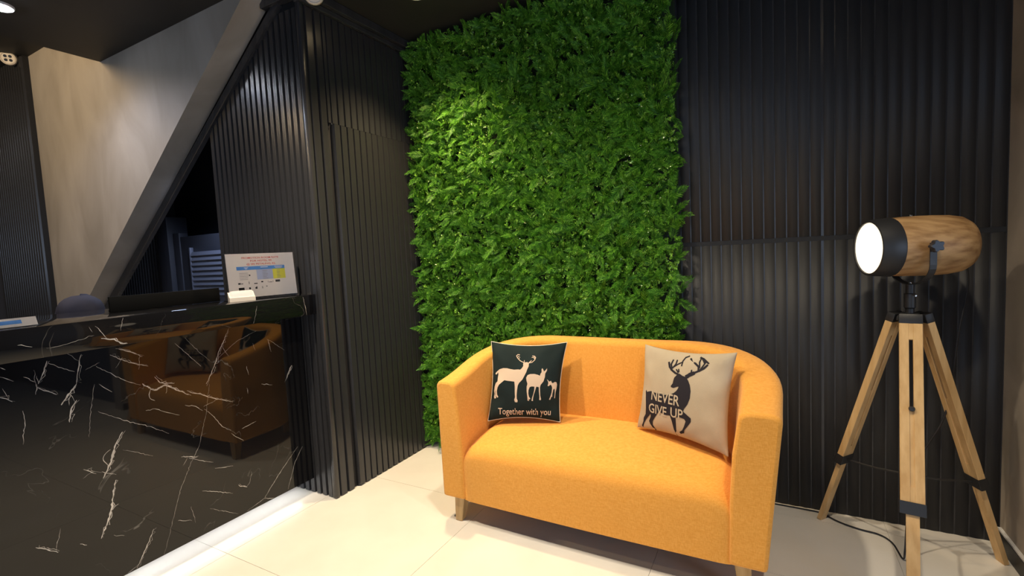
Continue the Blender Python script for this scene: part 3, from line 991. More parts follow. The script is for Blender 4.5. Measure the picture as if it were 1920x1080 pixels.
class Cushion:
    def __init__(s, BL, BR, TR, TL, T, seed):
        s.c = [Vector(p) for p in (BL, BR, TR, TL)]
        s.n = (s.c[1] - s.c[0]).cross(s.c[3] - s.c[0]).normalized()
        s.T = T
        s.ph = seed

    def plane(s, up, vp):
        a, b = (up + 1) / 2, (vp + 1) / 2
        BL, BR, TR, TL = s.c
        return (BL * (1 - a) + BR * a) * (1 - b) + (TL * (1 - a) + TR * a) * b

    def at(s, u, v, side, off=0.0):
        up = u * (1 - 0.09 * (1 - v * v))
        vp = v * (1 - 0.105 * (1 - u * u))
        e = max(0.0, (1 - u * u)) * max(0.0, (1 - v * v))
        w = s.T * e ** 0.42
        # soft folds running in from the edges
        w += 0.0055 * math.sin(9 * v + 5 * u + s.ph) * math.exp(-((abs(u) - 0.9) / 0.22) ** 2) * (1 - u * u) * 2
        w += 0.0040 * math.sin(11 * u - 4 * v + s.ph) * math.exp(-((abs(v) - 0.85) / 0.2) ** 2) * (1 - v * v) * 2
        return s.plane(up, vp) + s.n * (side * w * (1.0 if side > 0 else 0.75) + (off if side > 0 else 0))

    def body(s, name, material, parent):
        N = 34
        q = [math.sin(math.pi / 2 * (2 * k / N - 1)) for k in range(N + 1)]
        v, f = [], []
        for side in (1, -1):
            for j in range(N + 1):
                for i in range(N + 1):
                    v.append(s.at(q[i], q[j], side))
        M = (N + 1) ** 2
        for j in range(N):
            for i in range(N):
                a = j * (N + 1) + i
                f.append((a, a + 1, a + N + 2, a + N + 1))
                f.append((M + a, M + a + N + 1, M + a + N + 2, M + a + 1))
        me_o = mesh_obj(name, v, f, material, smooth=True)
        bm = bmesh.new(); bm.from_mesh(me_o.data)
        bmesh.ops.remove_doubles(bm, verts=bm.verts, dist=0.0006)
        bmesh.ops.recalc_face_normals(bm, faces=bm.faces)
        bm.to_mesh(me_o.data); bm.free()
        return adopt(me_o, parent)

    def edge_loop(s):
        pts = []
        K = 24
        for k in range(K): pts.append(s.at(-1 + 2 * k / K, -1, 1))
        for k in range(K): pts.append(s.at(1, -1 + 2 * k / K, 1))
        for k in range(K): pts.append(s.at(1 - 2 * k / K, 1, 1))
        for k in range(K): pts.append(s.at(-1, 1 - 2 * k / K, 1))
        return pts + [pts[0]]

    def place2d(s, verts2d, tris, name, material, parent, off):
        vs = []
        for (a, b) in verts2d:
            u, v = unpinch(a, b)
            vs.append(s.at(u, v, 1, off))
        me = bpy.data.meshes.new(name)
        me.from_pydata([tuple(p) for p in vs], [], [tuple(t) for t in tris])
        me.update()
        # face outward
        if len(me.polygons):
            acc = Vector((0, 0, 0))
            for p in me.polygons:
                acc += p.normal * p.area
            if acc.dot(s.n) < 0:
                me.flip_normals()
        me.materials.append(material)
        o = bpy.data.objects.new(name, me)
        link(o)
        return adopt(o, parent)

    def shapes(s, polys, name, material, parent, off=0.0012):
        """union of traced outlines, densely triangulated and laid on the cushion face"""
        V, T = [], []
        for k, poly in enumerate(polys):
            pts = [Vector(p) for p in poly]
            n = len(pts)
            xs_ = [p.x for p in pts]; ys_ = [p.y for p in pts]
            st = 0.06
            gx = min(xs_) + st / 2
            extra = []
            while gx < max(xs_):
                gy = min(ys_) + st / 2
                while gy < max(ys_):
                    extra.append(Vector((gx, gy)))
                    gy += st
                gx += st
            r = delaunay_2d_cdt(pts + extra, [], [list(range(n))], 1, 1e-5)
            base = len(V)
            V += [(p.x, p.y) for p in r[0]]
            T += [tuple(base + q for q in fc) for fc in r[2]]
        return s.place2d(V, T, name, material, parent, off)

    def stroke_polys(s, strokes, k=1.0):
        out_ = []
        for w, pts in strokes:
            w = w * k
            P = [Vector(p) for p in pts]
            for a, b in zip(P[:-1], P[1:]):
                d = (b - a).normalized()
                nn = Vector((-d.y, d.x)) * (w / 2)
                a2, b2 = a - d * w * 0.25, b + d * w * 0.25
                out_.append([a2 + nn, a2 - nn, b2 - nn * 0.85, b2 + nn * 0.85])
        return out_

    def text(s, body, u0, u1, base, h, name, material, parent, off, bold=0.0):
        vs, tris = text_mesh(body, bold)
        xs_ = [p[0] for p in vs]
        cap = max(p[1] for p in vs)
        x0, x1 = min(xs_), max(xs_)
        v2 = [(u0 + (p[0] - x0) / (x1 - x0) * (u1 - u0), base + p[1] / cap * h) for p in vs]
        return s.place2d(v2, tris, name, material, parent, off)


def text_mesh(body, bold=0.0):
    cu = bpy.data.curves.new('lettering', 'FONT')
    cu.body = body
    cu.resolution_u = 3
    cu.offset = bold
    o = bpy.data.objects.new('lettering', cu)
    COL.objects.link(o)
    dg = bpy.context.evaluated_depsgraph_get()
    me = bpy.data.meshes.new_from_object(o.evaluated_get(dg))
    vs = [(v.co.x, v.co.y) for v in me.vertices]
    fs = [tuple(p.vertices) for p in me.polygons]
    bpy.data.objects.remove(o)
    bpy.data.meshes.remove(me)
    bpy.data.curves.remove(cu)
    return vs, fs


cu1 = empty('throw_pillow', (-1.15, 2.2, 0.445))
tag(cu1, 'dark green-black pillow with cream deer family reading Together with you', 'pillow', 'throw pillows on the orange sofa')
A = Cushion((-1.324, 2.087, 0.449), (-0.965, 2.205, 0.449), (-0.952, 2.311, 0.842), (-1.362, 2.223, 0.844), 0.058, 0.4)
A.body('cover', M_cush_dark, cu1)
pp = A.edge_loop()
adopt(tube('piping', pp, 0.0028, M_piping, seg=6), cu1)
A.shapes([PRINT_A_stag] + A.stroke_polys(STROKES_A, 1.3), 'stag_print', M_cream, cu1)
A.shapes([PRINT_A_doe], 'doe_print', M_cream, cu1)
A.shapes([PRINT_A_fawn], 'fawn_print', M_cream, cu1)
A.text('Together with you', -0.69, 0.74, -0.835, 0.15, 'lettering', M_cream, cu1, 0.0012, 0.008)

cu2 = empty('throw_pillow', (-0.36, 2.2, 0.445))
tag(cu2, 'beige pillow with dark stag print reading NEVER GIVE UP', 'pillow', 'throw pillows on the orange sofa')
B = Cushion((-0.587, 2.270, 0.449), (-0.168, 2.075, 0.449), (-0.134, 2.150, 0.868), (-0.554, 2.340, 0.846), 0.062, 2.1)
B.body('cover', M_cush_beige, cu2)
B.shapes([PRINT_B_big] + B.stroke_polys(STROKES_B, 1.6), 'stag_print', M_darkprint, cu2)
B.text('NEVER', -0.56, 0.11, -0.225, 0.215, 'lettering', M_letter, cu2, 0.0022, 0.012)
B.text('GIVE', -0.605, -0.165, -0.515, 0.205, 'lettering', M_letter, cu2, 0.0022, 0.012)
B.text('UP', -0.075, 0.19, -0.485, 0.20, 'lettering', M_letter, cu2, 0.0022, 0.012)

# ================================================================== TRIPOD LAMP
LC = Vector((0.465, 2.372, 0))
lamp = empty('tripod_lamp', LC)
tag(lamp, 'wooden barrel spotlight floor lamp on a pine tripod beside the sofa', 'floor lamp')


def L_(o):
    return adopt(o, lamp)


ax = Vector((-0.945, -0.326, 0)).normalized()
side = Vector((0.326, -0.945, 0)).normalized()
HC = Vector((LC.x, LC.y, 1.272))
hm = Matrix.Translation(HC) @ Matrix((ax.to_4d() * 1, side.to_4d(), Vector((0, 0, 1, 0)), Vector((0, 0, 0, 1)))).transposed()
# local z of the lathe must be the lamp axis
rot = Matrix(((side.x, 0, ax.x, HC.x), (side.y, 0, ax.y, HC.y), (0, -1, 0, HC.z), (0, 0, 0, 1)))
body_prof = [(0.0, -0.245), (0.05, -0.243), (0.075, -0.236), (0.094, -0.220), (0.106, -0.195), (0.1125, -0.15), (0.115, -0.09), (0.1155, -0.03), (0.1145, 0.03), (0.112, 0.078), (0.0, 0.078)]
L_(lathe('barrel', [(r, z * 0.80 if z < 0 else z) for r, z in body_prof], M_oak, seg=48, mtx=rot, auto=50))
L_(lathe('front_ring', [(0.113, 0.074), (0.1145, 0.078), (0.111, 0.12), (0.1075, 0.148), (0.104, 0.150), (0.100, 0.149), (0.098, 0.135), (0.098, 0.076)], M_blackmetal, seg=48, mtx=rot))
L_(lathe('diffuser', [(0.0, 0.147), (0.06, 0.1465), (0.099, 0.144), (0.099, 0.136), (0.0, 0.136)], M_glow, seg=40, mtx=rot))
L_(lathe('finial', [(0, 0.006), (0.005, 0.004), (0.006, 0), (0.006, -0.01)], M_chrome, seg=10, mtx=Matrix.Translation(HC + Vector((0, 0, 0.116)))))
# yoke: flat strap bent into a U round the barrel
pts = []
for k in range(3):
    pts.append((0.128, 0.012 - 0.04 * k))
for k in range(1, 16):
    a = -math.pi * k / 16
    pts.append((0.128 * math.cos(a), -0.068 + 0.078 * math.sin(a)))
for k in range(3):
    pts.append((-0.128, -0.068 + 0.04 * k))
bm = bmesh.new()
rings = []
for i, (s_, z_) in enumerate(pts):
    a = Vector(pts[max(i - 1, 0)]); b = Vector(pts[min(i + 1, len(pts) - 1)])
    t = (b - a).normalized()
    nn = Vector((-t.y, t.x))
    ring = []
    for (w, h) in ((-0.011, -0.002), (0.011, -0.002), (0.011, 0.002), (-0.011, 0.002)):
        p2 = Vector((s_, z_)) + nn * h
        ring.append(bm.verts.new(HC + side * p2.x + Vector((0, 0, p2.y)) + ax * w))
    rings.append(ring)
for r0, r1 in zip(rings[:-1], rings[1:]):
    for k in range(4):
        bm.faces.new((r0[k], r0[(k + 1) % 4], r1[(k + 1) % 4], r1[k]))
bm.faces.new(rings[0][::-1]); bm.faces.new(rings[-1])
L_(bm_obj('yoke', bm, M_blackmetal))
for sg in (1, -1):
    # star knob with five lobes
    bm = bmesh.new()
    n = 40
    lo, hi = [], []
    for k in range(n):
        a = 2 * math.pi * k / n
        r = 0.0195 + 0.0035 * math.cos(5 * a)
        lo.append((r * math.cos(a), r * math.sin(a)))
    base = HC + side * sg * 0.130
    tang = ax
    up = Vector((0, 0, 1))
    rs = []
    for (d, k_) in ((0.0, 0.6), (0.004, 0.95), (0.008, 1.0), (0.022, 1.0), (0.025, 0.9)):
        rs.append([bm.verts.new(base + side * sg * d + tang * x_ * k_ + up * y_ * k_) for x_, y_ in lo])
    for r0, r1 in zip(rs[:-1], rs[1:]):
        for k in range(n):
            bm.faces.new((r0[k], r0[(k + 1) % n], r1[(k + 1) % n], r1[k]))
    bm.faces.new(rs[0][::-1]); bm.faces.new(rs[-1])
    L_(bm_obj('star_knob', bm, M_navymetal))
    L_(tube('pivot_bolt', [HC + side * sg * 0.105, HC + side * sg * 0.133], 0.006, M_blackmetal))
L_(lathe('pole', [(0.0, 1.126), (0.014, 1.126), (0.014, 1.09), (0.019, 1.088), (0.019, 1.035), (0.014, 1.03), (0.014, 1.0), (0, 1.0)], M_blackmetal, seg=20, mtx=Matrix.Translation((LC.x, LC.y, 0))))
L_(lathe('cap_screw', [(0, 0.006), (0.005, 0.005), (0.006, 0), (0, 0)], M_chrome, seg=12, mtx=Matrix.Translation(HC + Vector((0, 0, -0.144)))))
L_(tube('thumb_screw', [LC + Vector((0.005, -0.018, 1.085)), LC + Vector((0.012, -0.034, 1.083))], 0.0035, M_chrome))
L_(lathe('hub', [(0.0, 1.012), (0.03, 1.012), (0.042, 1.0), (0.044, 0.985), (0.030, 0.975), (0.030, 0.945), (0, 0.945)], M_blackmetal, seg=6, mtx=Matrix.Translation((LC.x, LC.y, 0)) @ Matrix.Rotation(0.2, 4, 'Z')))
feet = [Vector((0.188, 2.588, 0)), Vector((0.417, 2.025, 0)), Vector((0.79, 2.504, 0))]
SPC = Vector((LC.x, LC.y, 0.362))
for ft in feet:
    d = (ft - LC); d.normalize()
    top = LC + d * 0.048 + Vector((0, 0, 1.0))
    axl = (ft - top)
    Ltot = axl.length
    axl.normalize()
    wd = Vector((-d.y, d.x, 0))
    nn = wd.cross(axl).normalized()
    if nn.dot(d) < 0:
        nn = -nn

    def fm(s0):
        o_ = top + axl * s0
        return Matrix(((wd.x, nn.x, axl.x, o_.x), (wd.y, nn.y, axl.y, o_.y), (wd.z, nn.z, axl.z, o_.z), (0, 0, 0, 1)))
    F = fm(0)
    Lu = Ltot * 0.655
    bm = bmesh.new()
    add_box(bm, (-0.035, -0.013, 0.022), (-0.006, 0.013, Lu), 0.0015, 1, F)
    add_box(bm, (0.006, -0.013, 0.022), (0.035, 0.013, Lu), 0.0015, 1, F)
    add_box(bm, (-0.0065, -0.0125, 0.024), (0.0065, 0.0125, 0.085), 0, 1, F)
    add_box(bm, (-0.0065, -0.0125, Lu - 0.065), (0.0065, 0.0125, Lu - 0.002), 0, 1, F)
    leg = L_(bm_obj('leg', bm, M_wood, autosmooth=30))

    def sub(o):
        o.parent = leg
        o.matrix_parent_inverse = (parent_matrix(lamp) @ leg.matrix_parent_inverse).inverted()
        return o
    sub(box('bracket', (-0.0355, -0.0145, -0.012), (0.0355, 0.0145, 0.024), M_blackmetal, bevel=0.002, mtx=F))
    fz = Ltot - 0.002
    bm = bmesh.new()
    vs_ = add_box(bm, (-0.019, -0.0095, Lu * 0.5), (0.019, 0.0095, fz), 0, 1, F)
    for v_ in vs_:
        v_.co.z = max(v_.co.z, 0.001)
    sub(bm_obj('lower_leg', bm, M_wood))
    bm = bmesh.new()
    add_box(bm, (-0.038, 0.0132, Lu - 0.014), (0.038, 0.017, Lu + 0.030), 0.001, 1, F)
    add_box(bm, (-0.038, -0.017, Lu - 0.014), (0.038, -0.0132, Lu + 0.030), 0.001, 1, F)
    add_box(bm, (-0.038, -0.016, Lu - 0.014), (-0.0352, 0.016, Lu + 0.030), 0, 1, F)
    add_box(bm, (0.0352, -0.016, Lu - 0.014), (0.038, 0.016, Lu + 0.030), 0, 1, F)
    sub(bm_obj('clamp', bm, M_blackmetal))
    sub(lathe('clamp_knob', [(0, 0.024), (0.008, 0.023), (0.010, 0.018), (0.009, 0.012), (0, 0.012)], M_blackmetal, seg=14,
              mtx=fm(Lu * 0.5) @ Matrix.Rotation(-math.pi / 2, 4, 'X')))
    e0 = top + axl * (Lu + 0.008) - nn * 0.018
    L_(tube('spreader_bar', [e0, e0.lerp(SPC, 0.5) + Vector((0, 0, -0.006)), SPC], 0.0045, M_blackmetal, seg=8))
L_(lathe('spreader_joint', [(0, 0.008), (0.014, 0.008), (0.014, -0.008), (0, -0.008)], M_blackmetal, seg=14, mtx=Matrix.Translation(SPC)))
cord = [HC - ax * 0.19 + Vector((0, 0, -0.06)), Vector((0.66, 2.47, 1.10)), Vector((0.63, 2.45, 0.92)), Vector((0.60, 2.45, 0.62)), Vector((0.54, 2.45, 0.46)), Vector((0.50, 2.44, 0.38)),
        Vector((0.475, 2.42, 0.20)), Vector((0.46, 2.38, 0.04)), Vector((0.45, 2.37, 0.006)), Vector((0.437, 2.478, 0.005)), Vector((0.40, 2.53, 0.005)), Vector((0.33, 2.545, 0.005)),
        Vector((0.26, 2.575, 0.005)), Vector((0.21, 2.617, 0.005)), Vector((0.19, 2.635, 0.005)), Vector((0.10, 2.640, 0.005)), Vector((-0.10, 2.640, 0.005))]


def smooth_path(P, n=6):
    out_ = []
    for i in range(len(P) - 1):
        p0, p1, p2, p3 = P[max(i - 1, 0)], P[i], P[i + 1], P[min(i + 2, len(P) - 1)]
        for k in range(n):
            t = k / n
            out_.append(0.5 * ((2 * p1) + (p2 - p0) * t + (2 * p0 - 5 * p1 + 4 * p2 - p3) * t * t + (3 * p1 - p0 - 3 * p2 + p3) * t ** 3))
    out_.append(P[-1])
    return out_


sp = smooth_path(cord)
for p in sp:
    p.z = max(p.z, 0.0045)
L_(tube('power_cord', sp, 0.0035, M_cordblack, seg=6))

# ================================================================== RECEPTION COUNTER
ctr = empty('reception_counter', (-2.5, 0.6, 0))
tag(ctr, 'polished black marble reception counter with white veins and overhanging top', 'counter')
adopt(box('front_panel', (-2.36, -0.9, 0.090), (-2.33, 1.779, 1.042), M_marble), ctr)
top = adopt(box('counter_top', (-2.80, -0.9, 1.042), (-2.20, 1.779, 1.150), M_marble, bevel=0.0015), ctr)
adopt(box('plinth', (-2.74, -0.85, 0.0), (-2.64, 1.775, 0.088), M_blackmetal), ctr)
adopt(box('carcass', (-2.76, -0.88, 0.088), (-2.361, 1.777, 1.041), M_blackmetal), ctr)
adopt(box('led_strip', (-2.440, -0.85, 0.078), (-2.425, 1.76, 0.0875), M_led), ctr)
VEINS = [
    ('s', 2, [(1.702,1.143),(1.709,1.095),(1.715,1.046)]),
    ('s', 1, [(1.439,1.127),(1.425,1.077),(1.412,1.036)]),
    ('s', 4, [(0.819,1.08),(0.857,1.068),(0.9,1.036),(0.923,1.034)]),
    ('s', 1, [(0.664,1.072),(0.702,1.074),(0.752,1.084),(0.799,1.095)]),
    ('s', 2, [(0.595,1.099),(0.629,1.084)]),
    ('s', 1, [(0.786,1.127),(0.795,1.106)]),
    ('s', 1, [(0.893,1.151),(0.882,1.098)]),
    ('f', 3, [(1.368,1.017),(1.312,0.919),(1.285,0.856),(1.242,0.782)]),
    ('f', 2, [(1.128,0.997),(1.171,0.94),(1.226,0.87)]),
    ('f', 1, [(1.17,1.013),(1.224,0.937),(1.268,0.886)]),
    ('f', 1, [(1.508,0.989),(1.402,0.954),(1.283,0.874)]),
    ('f', 3, [(0.89,0.995),(0.935,0.96),(0.983,0.934),(1.014,0.919)]),
    ('f', 3, [(0.91,1.016),(0.951,0.997),(0.999,0.964)]),
    ('f', 2, [(0.841,0.959),(0.884,0.921),(0.928,0.88),(0.982,0.847)]),
    ('f', 3, [(1.036,0.868),(1.054,0.836),(1.109,0.821)]),
    ('f', 3, [(0.799,1.016),(0.786,0.958),(0.776,0.906)]),
    ('f', 3, [(0.701,1.012),(0.685,0.969),(0.67,0.934)]),
    ('f', 2, [(0.577,0.984),(0.608,0.96)]),
    ('f', 2, [(0.634,0.969),(0.664,0.942)]),
    ('f', 1, [(0.928,0.976),(0.903,0.938)]),
    ('f', 2, [(1.567,0.933),(1.58,0.864)]),
    ('f', 5, [(1.694,0.766),(1.656,0.706)]),
    ('f', 1, [(1.483,0.929),(1.494,0.891)]),
    ('f', 2, [(1.44,0.82),(1.449,0.772)]),
    ('f', 1, [(1.562,0.938),(1.659,0.857)]),
    ('f', 2, [(0.703,1.005),(0.731,0.982),(0.775,0.954)]),
    ('f', 1, [(0.807,0.953),(0.854,0.971)]),
    ('f', 2, [(0.58,1.017),(0.592,1.005)]),
    ('f', 1, [(1.256,0.778),(1.23,0.65),(1.185,0.505),(1.149,0.452),(1.095,0.352),(1.057,0.248),(1.027,0.159),(1.0,0.086)]),
    ('f', 5, [(0.988,0.849),(1.031,0.811),(1.073,0.823),(1.12,0.786),(1.162,0.754)]),
    ('f', 3, [(1.156,0.772),(1.207,0.745),(1.268,0.707),(1.357,0.662)]),
    ('f', 4, [(0.776,0.906),(0.749,0.872),(0.726,0.839)]),
    ('f', 3, [(0.664,0.923),(0.685,0.907),(0.717,0.882)]),
    ('f', 4, [(0.771,0.845),(0.752,0.817),(0.743,0.768)]),
    ('f', 3, [(0.571,0.917),(0.599,0.89)]),
    ('f', 2, [(0.991,0.734),(1.031,0.729),(1.069,0.701),(1.117,0.674)]),
    ('f', 2, [(1.143,0.711),(1.187,0.693),(1.215,0.663)]),
    ('f', 2, [(1.224,0.669),(1.26,0.623),(1.296,0.559),(1.336,0.527)]),
    ('f', 2, [(1.335,0.51),(1.392,0.453)]),
    ('f', 2, [(0.831,0.781),(0.913,0.718),(1.004,0.66),(1.068,0.608)]),
    ('f', 5, [(0.903,0.673),(0.875,0.632),(0.851,0.561),(0.824,0.514)]),
    ('f', 5, [(0.863,0.49),(0.853,0.45),(0.841,0.382),(0.826,0.346),(0.797,0.281)]),
    ('f', 3, [(0.768,0.575),(0.804,0.542)]),
    ('f', 2, [(0.821,0.541),(0.867,0.51)]),
    ('f', 1, [(0.897,0.601),(0.932,0.58),(0.999,0.534)]),
    ('f', 3, [(1.107,0.486),(1.173,0.459)]),
    ('f', 2, [(1.136,0.47),(1.187,0.437),(1.24,0.406)]),
    ('f', 2, [(1.245,0.374),(1.329,0.351)]),
    ('f', 2, [(1.181,0.295),(1.243,0.261),(1.316,0.218)]),
    ('f', 3, [(1.346,0.245),(1.389,0.217)]),
    ('f', 2, [(1.691,0.31),(1.601,0.236),(1.521,0.164),(1.476,0.118),(1.378,0.096)]),
    ('f', 2, [(1.719,0.299),(1.666,0.229),(1.61,0.102)]),
    ('f', 3, [(0.975,0.224),(0.938,0.154),(0.901,0.095)]),
    ('f', 3, [(0.611,0.353),(0.638,0.331),(0.668,0.301)]),
    ('f', 1, [(1.127,0.246),(1.138,0.164)]),
    ('f', 1, [(1.205,0.198),(1.333,0.105)]),
    ('f', 1, [(0.829,0.892),(0.82,0.845),(0.808,0.778),(0.795,0.691)]),
    ('f', 2, [(1.476,0.113),(1.544,0.084)]),
    ('f', 2, [(0.732,0.296),(0.752,0.281)]),
    ('f', 2, [(0.843,0.888),(0.883,0.845)]),
    ('f', 2, [(0.666,0.935),(0.66,0.898)]),
    ('f', 2, [(0.623,0.851),(0.624,0.806),(0.612,0.732)]),
    ('f', 2, [(1.389,0.517),(1.465,0.528)]),
    ('f', 2, [(1.511,0.71),(1.57,0.69)]),
    ('f', 2, [(1.068,0.21),(1.124,0.181)]),
    ('f', 2, [(1.435,0.712),(1.436,0.68)]),
    ('f', 1, [(0.837,0.273),(0.871,0.252)]),
]


def vein_ribbons(kind, xface):
    r = random.Random(5)
    v, f = [], []
    for k, w, pts in VEINS:
        if k != kind:
            continue
        P = [Vector(p) for p in pts]
        line = []
        for a, b in zip(P[:-1], P[1:]):
            n = max(2, int((b - a).length / 0.008))
            d = (b - a).normalized()
            nn = Vector((-d.y, d.x))
            for i in range(n):
                line.append(a.lerp(b, i / n) + nn * r.gauss(0, 0.0011))
        line.append(P[-1])
        width = (0.0005, 0.0010, 0.0016, 0.0025, 0.0034)[w - 1]
        # strand plus thin parallel and branching strands for the thicker ones
        strands = [(line, width)]
        if w >= 3:
            strands.append(([p + Vector((r.gauss(0.006, 0.004), r.gauss(0, 0.003))) for p in line], width * 0.35))
            for _ in range(1):
                i0 = r.randrange(len(line))
                d0 = Vector((r.uniform(-1, 1), r.uniform(-1, 1))).normalized()
                q = line[i0].copy()
                br = [q.copy()]
                for _k in range(r.randrange(4, 11)):
                    d0 = (d0 + Vector((r.uniform(-.4, .4), r.uniform(-.4, .4)))).normalized()
                    q = q + d0 * 0.008
                    br.append(q.copy())
                strands.append((br, width * 0.35))
        for L, wdt in strands:
            n = len(L)
            i0 = len(v)
            for i, p in enumerate(L):
                d = (L[min(i + 1, n - 1)] - L[max(i - 1, 0)])
                d = d.normalized() if d.length > 1e-6 else Vector((1, 0))
                nn = Vector((-d.y, d.x))
                t = i / (n - 1)
                ww = wdt * (0.25 + 0.75 * math.sin(math.pi * min(1, max(0, 0.06 + 0.9 * t)))) * r.uniform(0.45, 1.25)
                for sg in (-1, 1):
                    q = p + nn * ww * sg
                    v.append((xface + 0.0004, q.x, q.y))
            for i in range(n - 1):
                f.append((i0 + 2 * i, i0 + 2 * i + 1, i0 + 2 * i + 3, i0 + 2 * i + 2))
    # keep inside the stone
    zlo, zhi = (0.094, 1.036) if kind == 'f' else (1.045, 1.147)
    v = [(x, min(y, 1.775), min(max(z, zlo), zhi)) for x, y, z in v]
    o = mesh_obj('stone_veins', v, f, M_vein)
    o['kind'] = 'stuff'
    return adopt(o, ctr)


vein_ribbons('f', -2.33)
vein_ribbons('s', -2.20)

# ================================================================== THINGS ON THE COUNTER
ZC = 1.1505


def frame_from(p0, p1, tilt):
    """local frame: x along p0->p1, z up tilted back, y = away from the viewer"""
    ex = (Vector(p1) - Vector(p0)).normalized()
    ey = Vector((-ex.y, ex.x, 0))
    ez = Vector((0, 0, 1))
    ez2 = (ez * math.cos(tilt) + ey * math.sin(tilt)).normalized()
    ey2 = ez2.cross(ex).normalized()
    return Matrix(((ex.x, ey2.x, ez2.x, p0[0]), (ex.y, ey2.y, ez2.y, p0[1]), (ex.z, ey2.z, ez2.z, p0[2]), (0, 0, 0, 1)))


sg = empty('sign_stand', (-2.33, 1.55, ZC))
tag(sg, 'clear acrylic stand with a room rate sheet at the end of the counter', 'sign')
W, H = 0.350, 0.237
F = frame_from((-2.366, 1.40, ZC + 0.002), (-2.276, 1.738, ZC + 0.002), math.radians(6))


def flat(name, rects, material, parent, F, y):
    v, f = [], []
    for (x0, z0, x1, z1) in rects:
        i = len(v)
        v += [F @ Vector((x0, y, z0)), F @ Vector((x1, y, z0)), F @ Vector((x1, y, z1)), F @ Vector((x0, y, z1))]
        f.append((i, i + 1, i + 2, i + 3))
    me = bpy.data.meshes.new(name)
    me.from_pydata([tuple(p) for p in v], [], f)
    me.materials.append(material)
    o = bpy.data.objects.new(name, me)
    link(o)
    return o


def flat_text(name, body, cx, cz, w, h, material, F, y, bold=0.0):
    vs, fs = text_mesh(body, bold)
    x0 = min(p[0] for p in vs); x1 = max(p[0] for p in vs)
    cap = max(p[1] for p in vs)
    v = [F @ Vector((cx - w / 2 + (p[0] - x0) / (x1 - x0) * w, y, cz + p[1] / cap * h)) for p in vs]
    me = bpy.data.meshes.new(name)
    me.from_pydata([tuple(p) for p in v], [], fs)
    me.materials.append(material)
    o = bpy.data.objects.new(name, me)
    link(o)
    return o


adopt(box('acrylic_front', (0, -0.0030, 0.0), (W, -0.0010, H), M_acrylic, mtx=F), sg)
adopt(box('acrylic_back', (0, 0.0012, 0.0), (W, 0.0032, H), M_acrylic, mtx=F), sg)
adopt(box('acrylic_foot', (0, 0.0, -0.0015), (W, 0.07, 0.0010), M_acrylic, mtx=frame_from((-2.366, 1.40, ZC + 0.0015), (-2.276, 1.738, ZC + 0.0015), 0)), sg)
sheet = adopt(box('rate_sheet', (0.010, -0.0006, 0.010), (W - 0.010, 0.0008, H - 0.004), M_paper, mtx=F), sg)
pw_, ph_ = W - 0.020, H - 0.014


def RX(a): return 0.010 + a * pw_
def RZ(b): return H - 0.004 - b * ph_


def onsheet(o):
    o.parent = sheet
    o.matrix_parent_inverse = (parent_matrix(sg) @ sheet.matrix_parent_inverse).inverted()
    return o


yp = -0.0008
onsheet(flat_text('title_lettering', 'PROMOTION ROOM RATE', RX(0.495), RZ(0.120), 0.545 * pw_, 0.042 * ph_, M_ink['red'], F, yp, 0.012))
onsheet(flat_text('title_lettering', 'FOR HOTEL 99', RX(0.50), RZ(0.190), 0.315 * pw_, 0.042 * ph_, M_ink['red'], F, yp, 0.012))
onsheet(flat_text('title_lettering', '@ SRI PETALING, KL', RX(0.50), RZ(0.262), 0.43 * pw_, 0.042 * ph_, M_ink['red'], F, yp, 0.012))
onsheet(flat('table_header', [(RX(0.135), RZ(0.375), RX(0.845), RZ(0.295))], M_ink['blue'], sg, F, yp))
onsheet(flat('table_column', [(RX(0.415), RZ(0.61), RX(0.655), RZ(0.375))], M_ink['pale'], sg, F, yp))
onsheet(flat('table_column', [(RX(0.655), RZ(0.61), RX(0.845), RZ(0.375))], M_ink['yellow'], sg, F, yp))
rr = random.Random(3)
rows = []
for k in range(6):
    z = 0.405 + 0.036 * k
    for (a, b) in ((0.165, 0.30), (0.50, 0.58), (0.715, 0.785)):
        if a < 0.2 and k == 0:
            continue
        rows.append((RX(a), RZ(z + 0.009), RX(b - rr.uniform(0, 0.03)), RZ(z)))
onsheet(flat('table_rows', rows, M_ink['grey'], sg, F, yp - 0.0003))['kind'] = 'stuff'
onsheet(flat('header_rows', [(RX(0.24), RZ(0.33), RX(0.30), RZ(0.318)), (RX(0.255), RZ(0.355), RX(0.285), RZ(0.343)), (RX(0.48), RZ(0.33), RX(0.59), RZ(0.316)),
                             (RX(0.69), RZ(0.328), RX(0.81), RZ(0.314)), (RX(0.70), RZ(0.358), RX(0.80), RZ(0.344))], M_ink['white'], sg, F, yp - 0.0003))['kind'] = 'stuff'
ic = []
for (a, b, w, h) in ((0.135, 0.68, 0.035, 0.035), (0.175, 0.685, 0.03, 0.015), (0.285, 0.67, 0.008, 0.06), (0.36, 0.695, 0.05, 0.02), (0.465, 0.665, 0.03, 0.03), (0.565, 0.67, 0.005, 0.045), (0.64, 0.67, 0.005, 0.045), (0.58, 0.685, 0.05, 0.012), (0.68, 0.665, 0.07, 0.05),
                     (0.135, 0.80, 0.08, 0.06), (0.28, 0.80, 0.025, 0.05), (0.37, 0.80, 0.03, 0.04), (0.385, 0.775, 0.015, 0.02), (0.465, 0.78, 0.02, 0.012), (0.465, 0.81, 0.02, 0.012), (0.53, 0.775, 0.02, 0.018), (0.30, 0.50, 0.02, 0.03)):
    ic.append((RX(a), RZ(b + h / 2), RX(a + w), RZ(b - h / 2)))
onsheet(flat('facility_icons', ic, M_ink['black'], sg, F, yp - 0.0001))['kind'] = 'stuff'

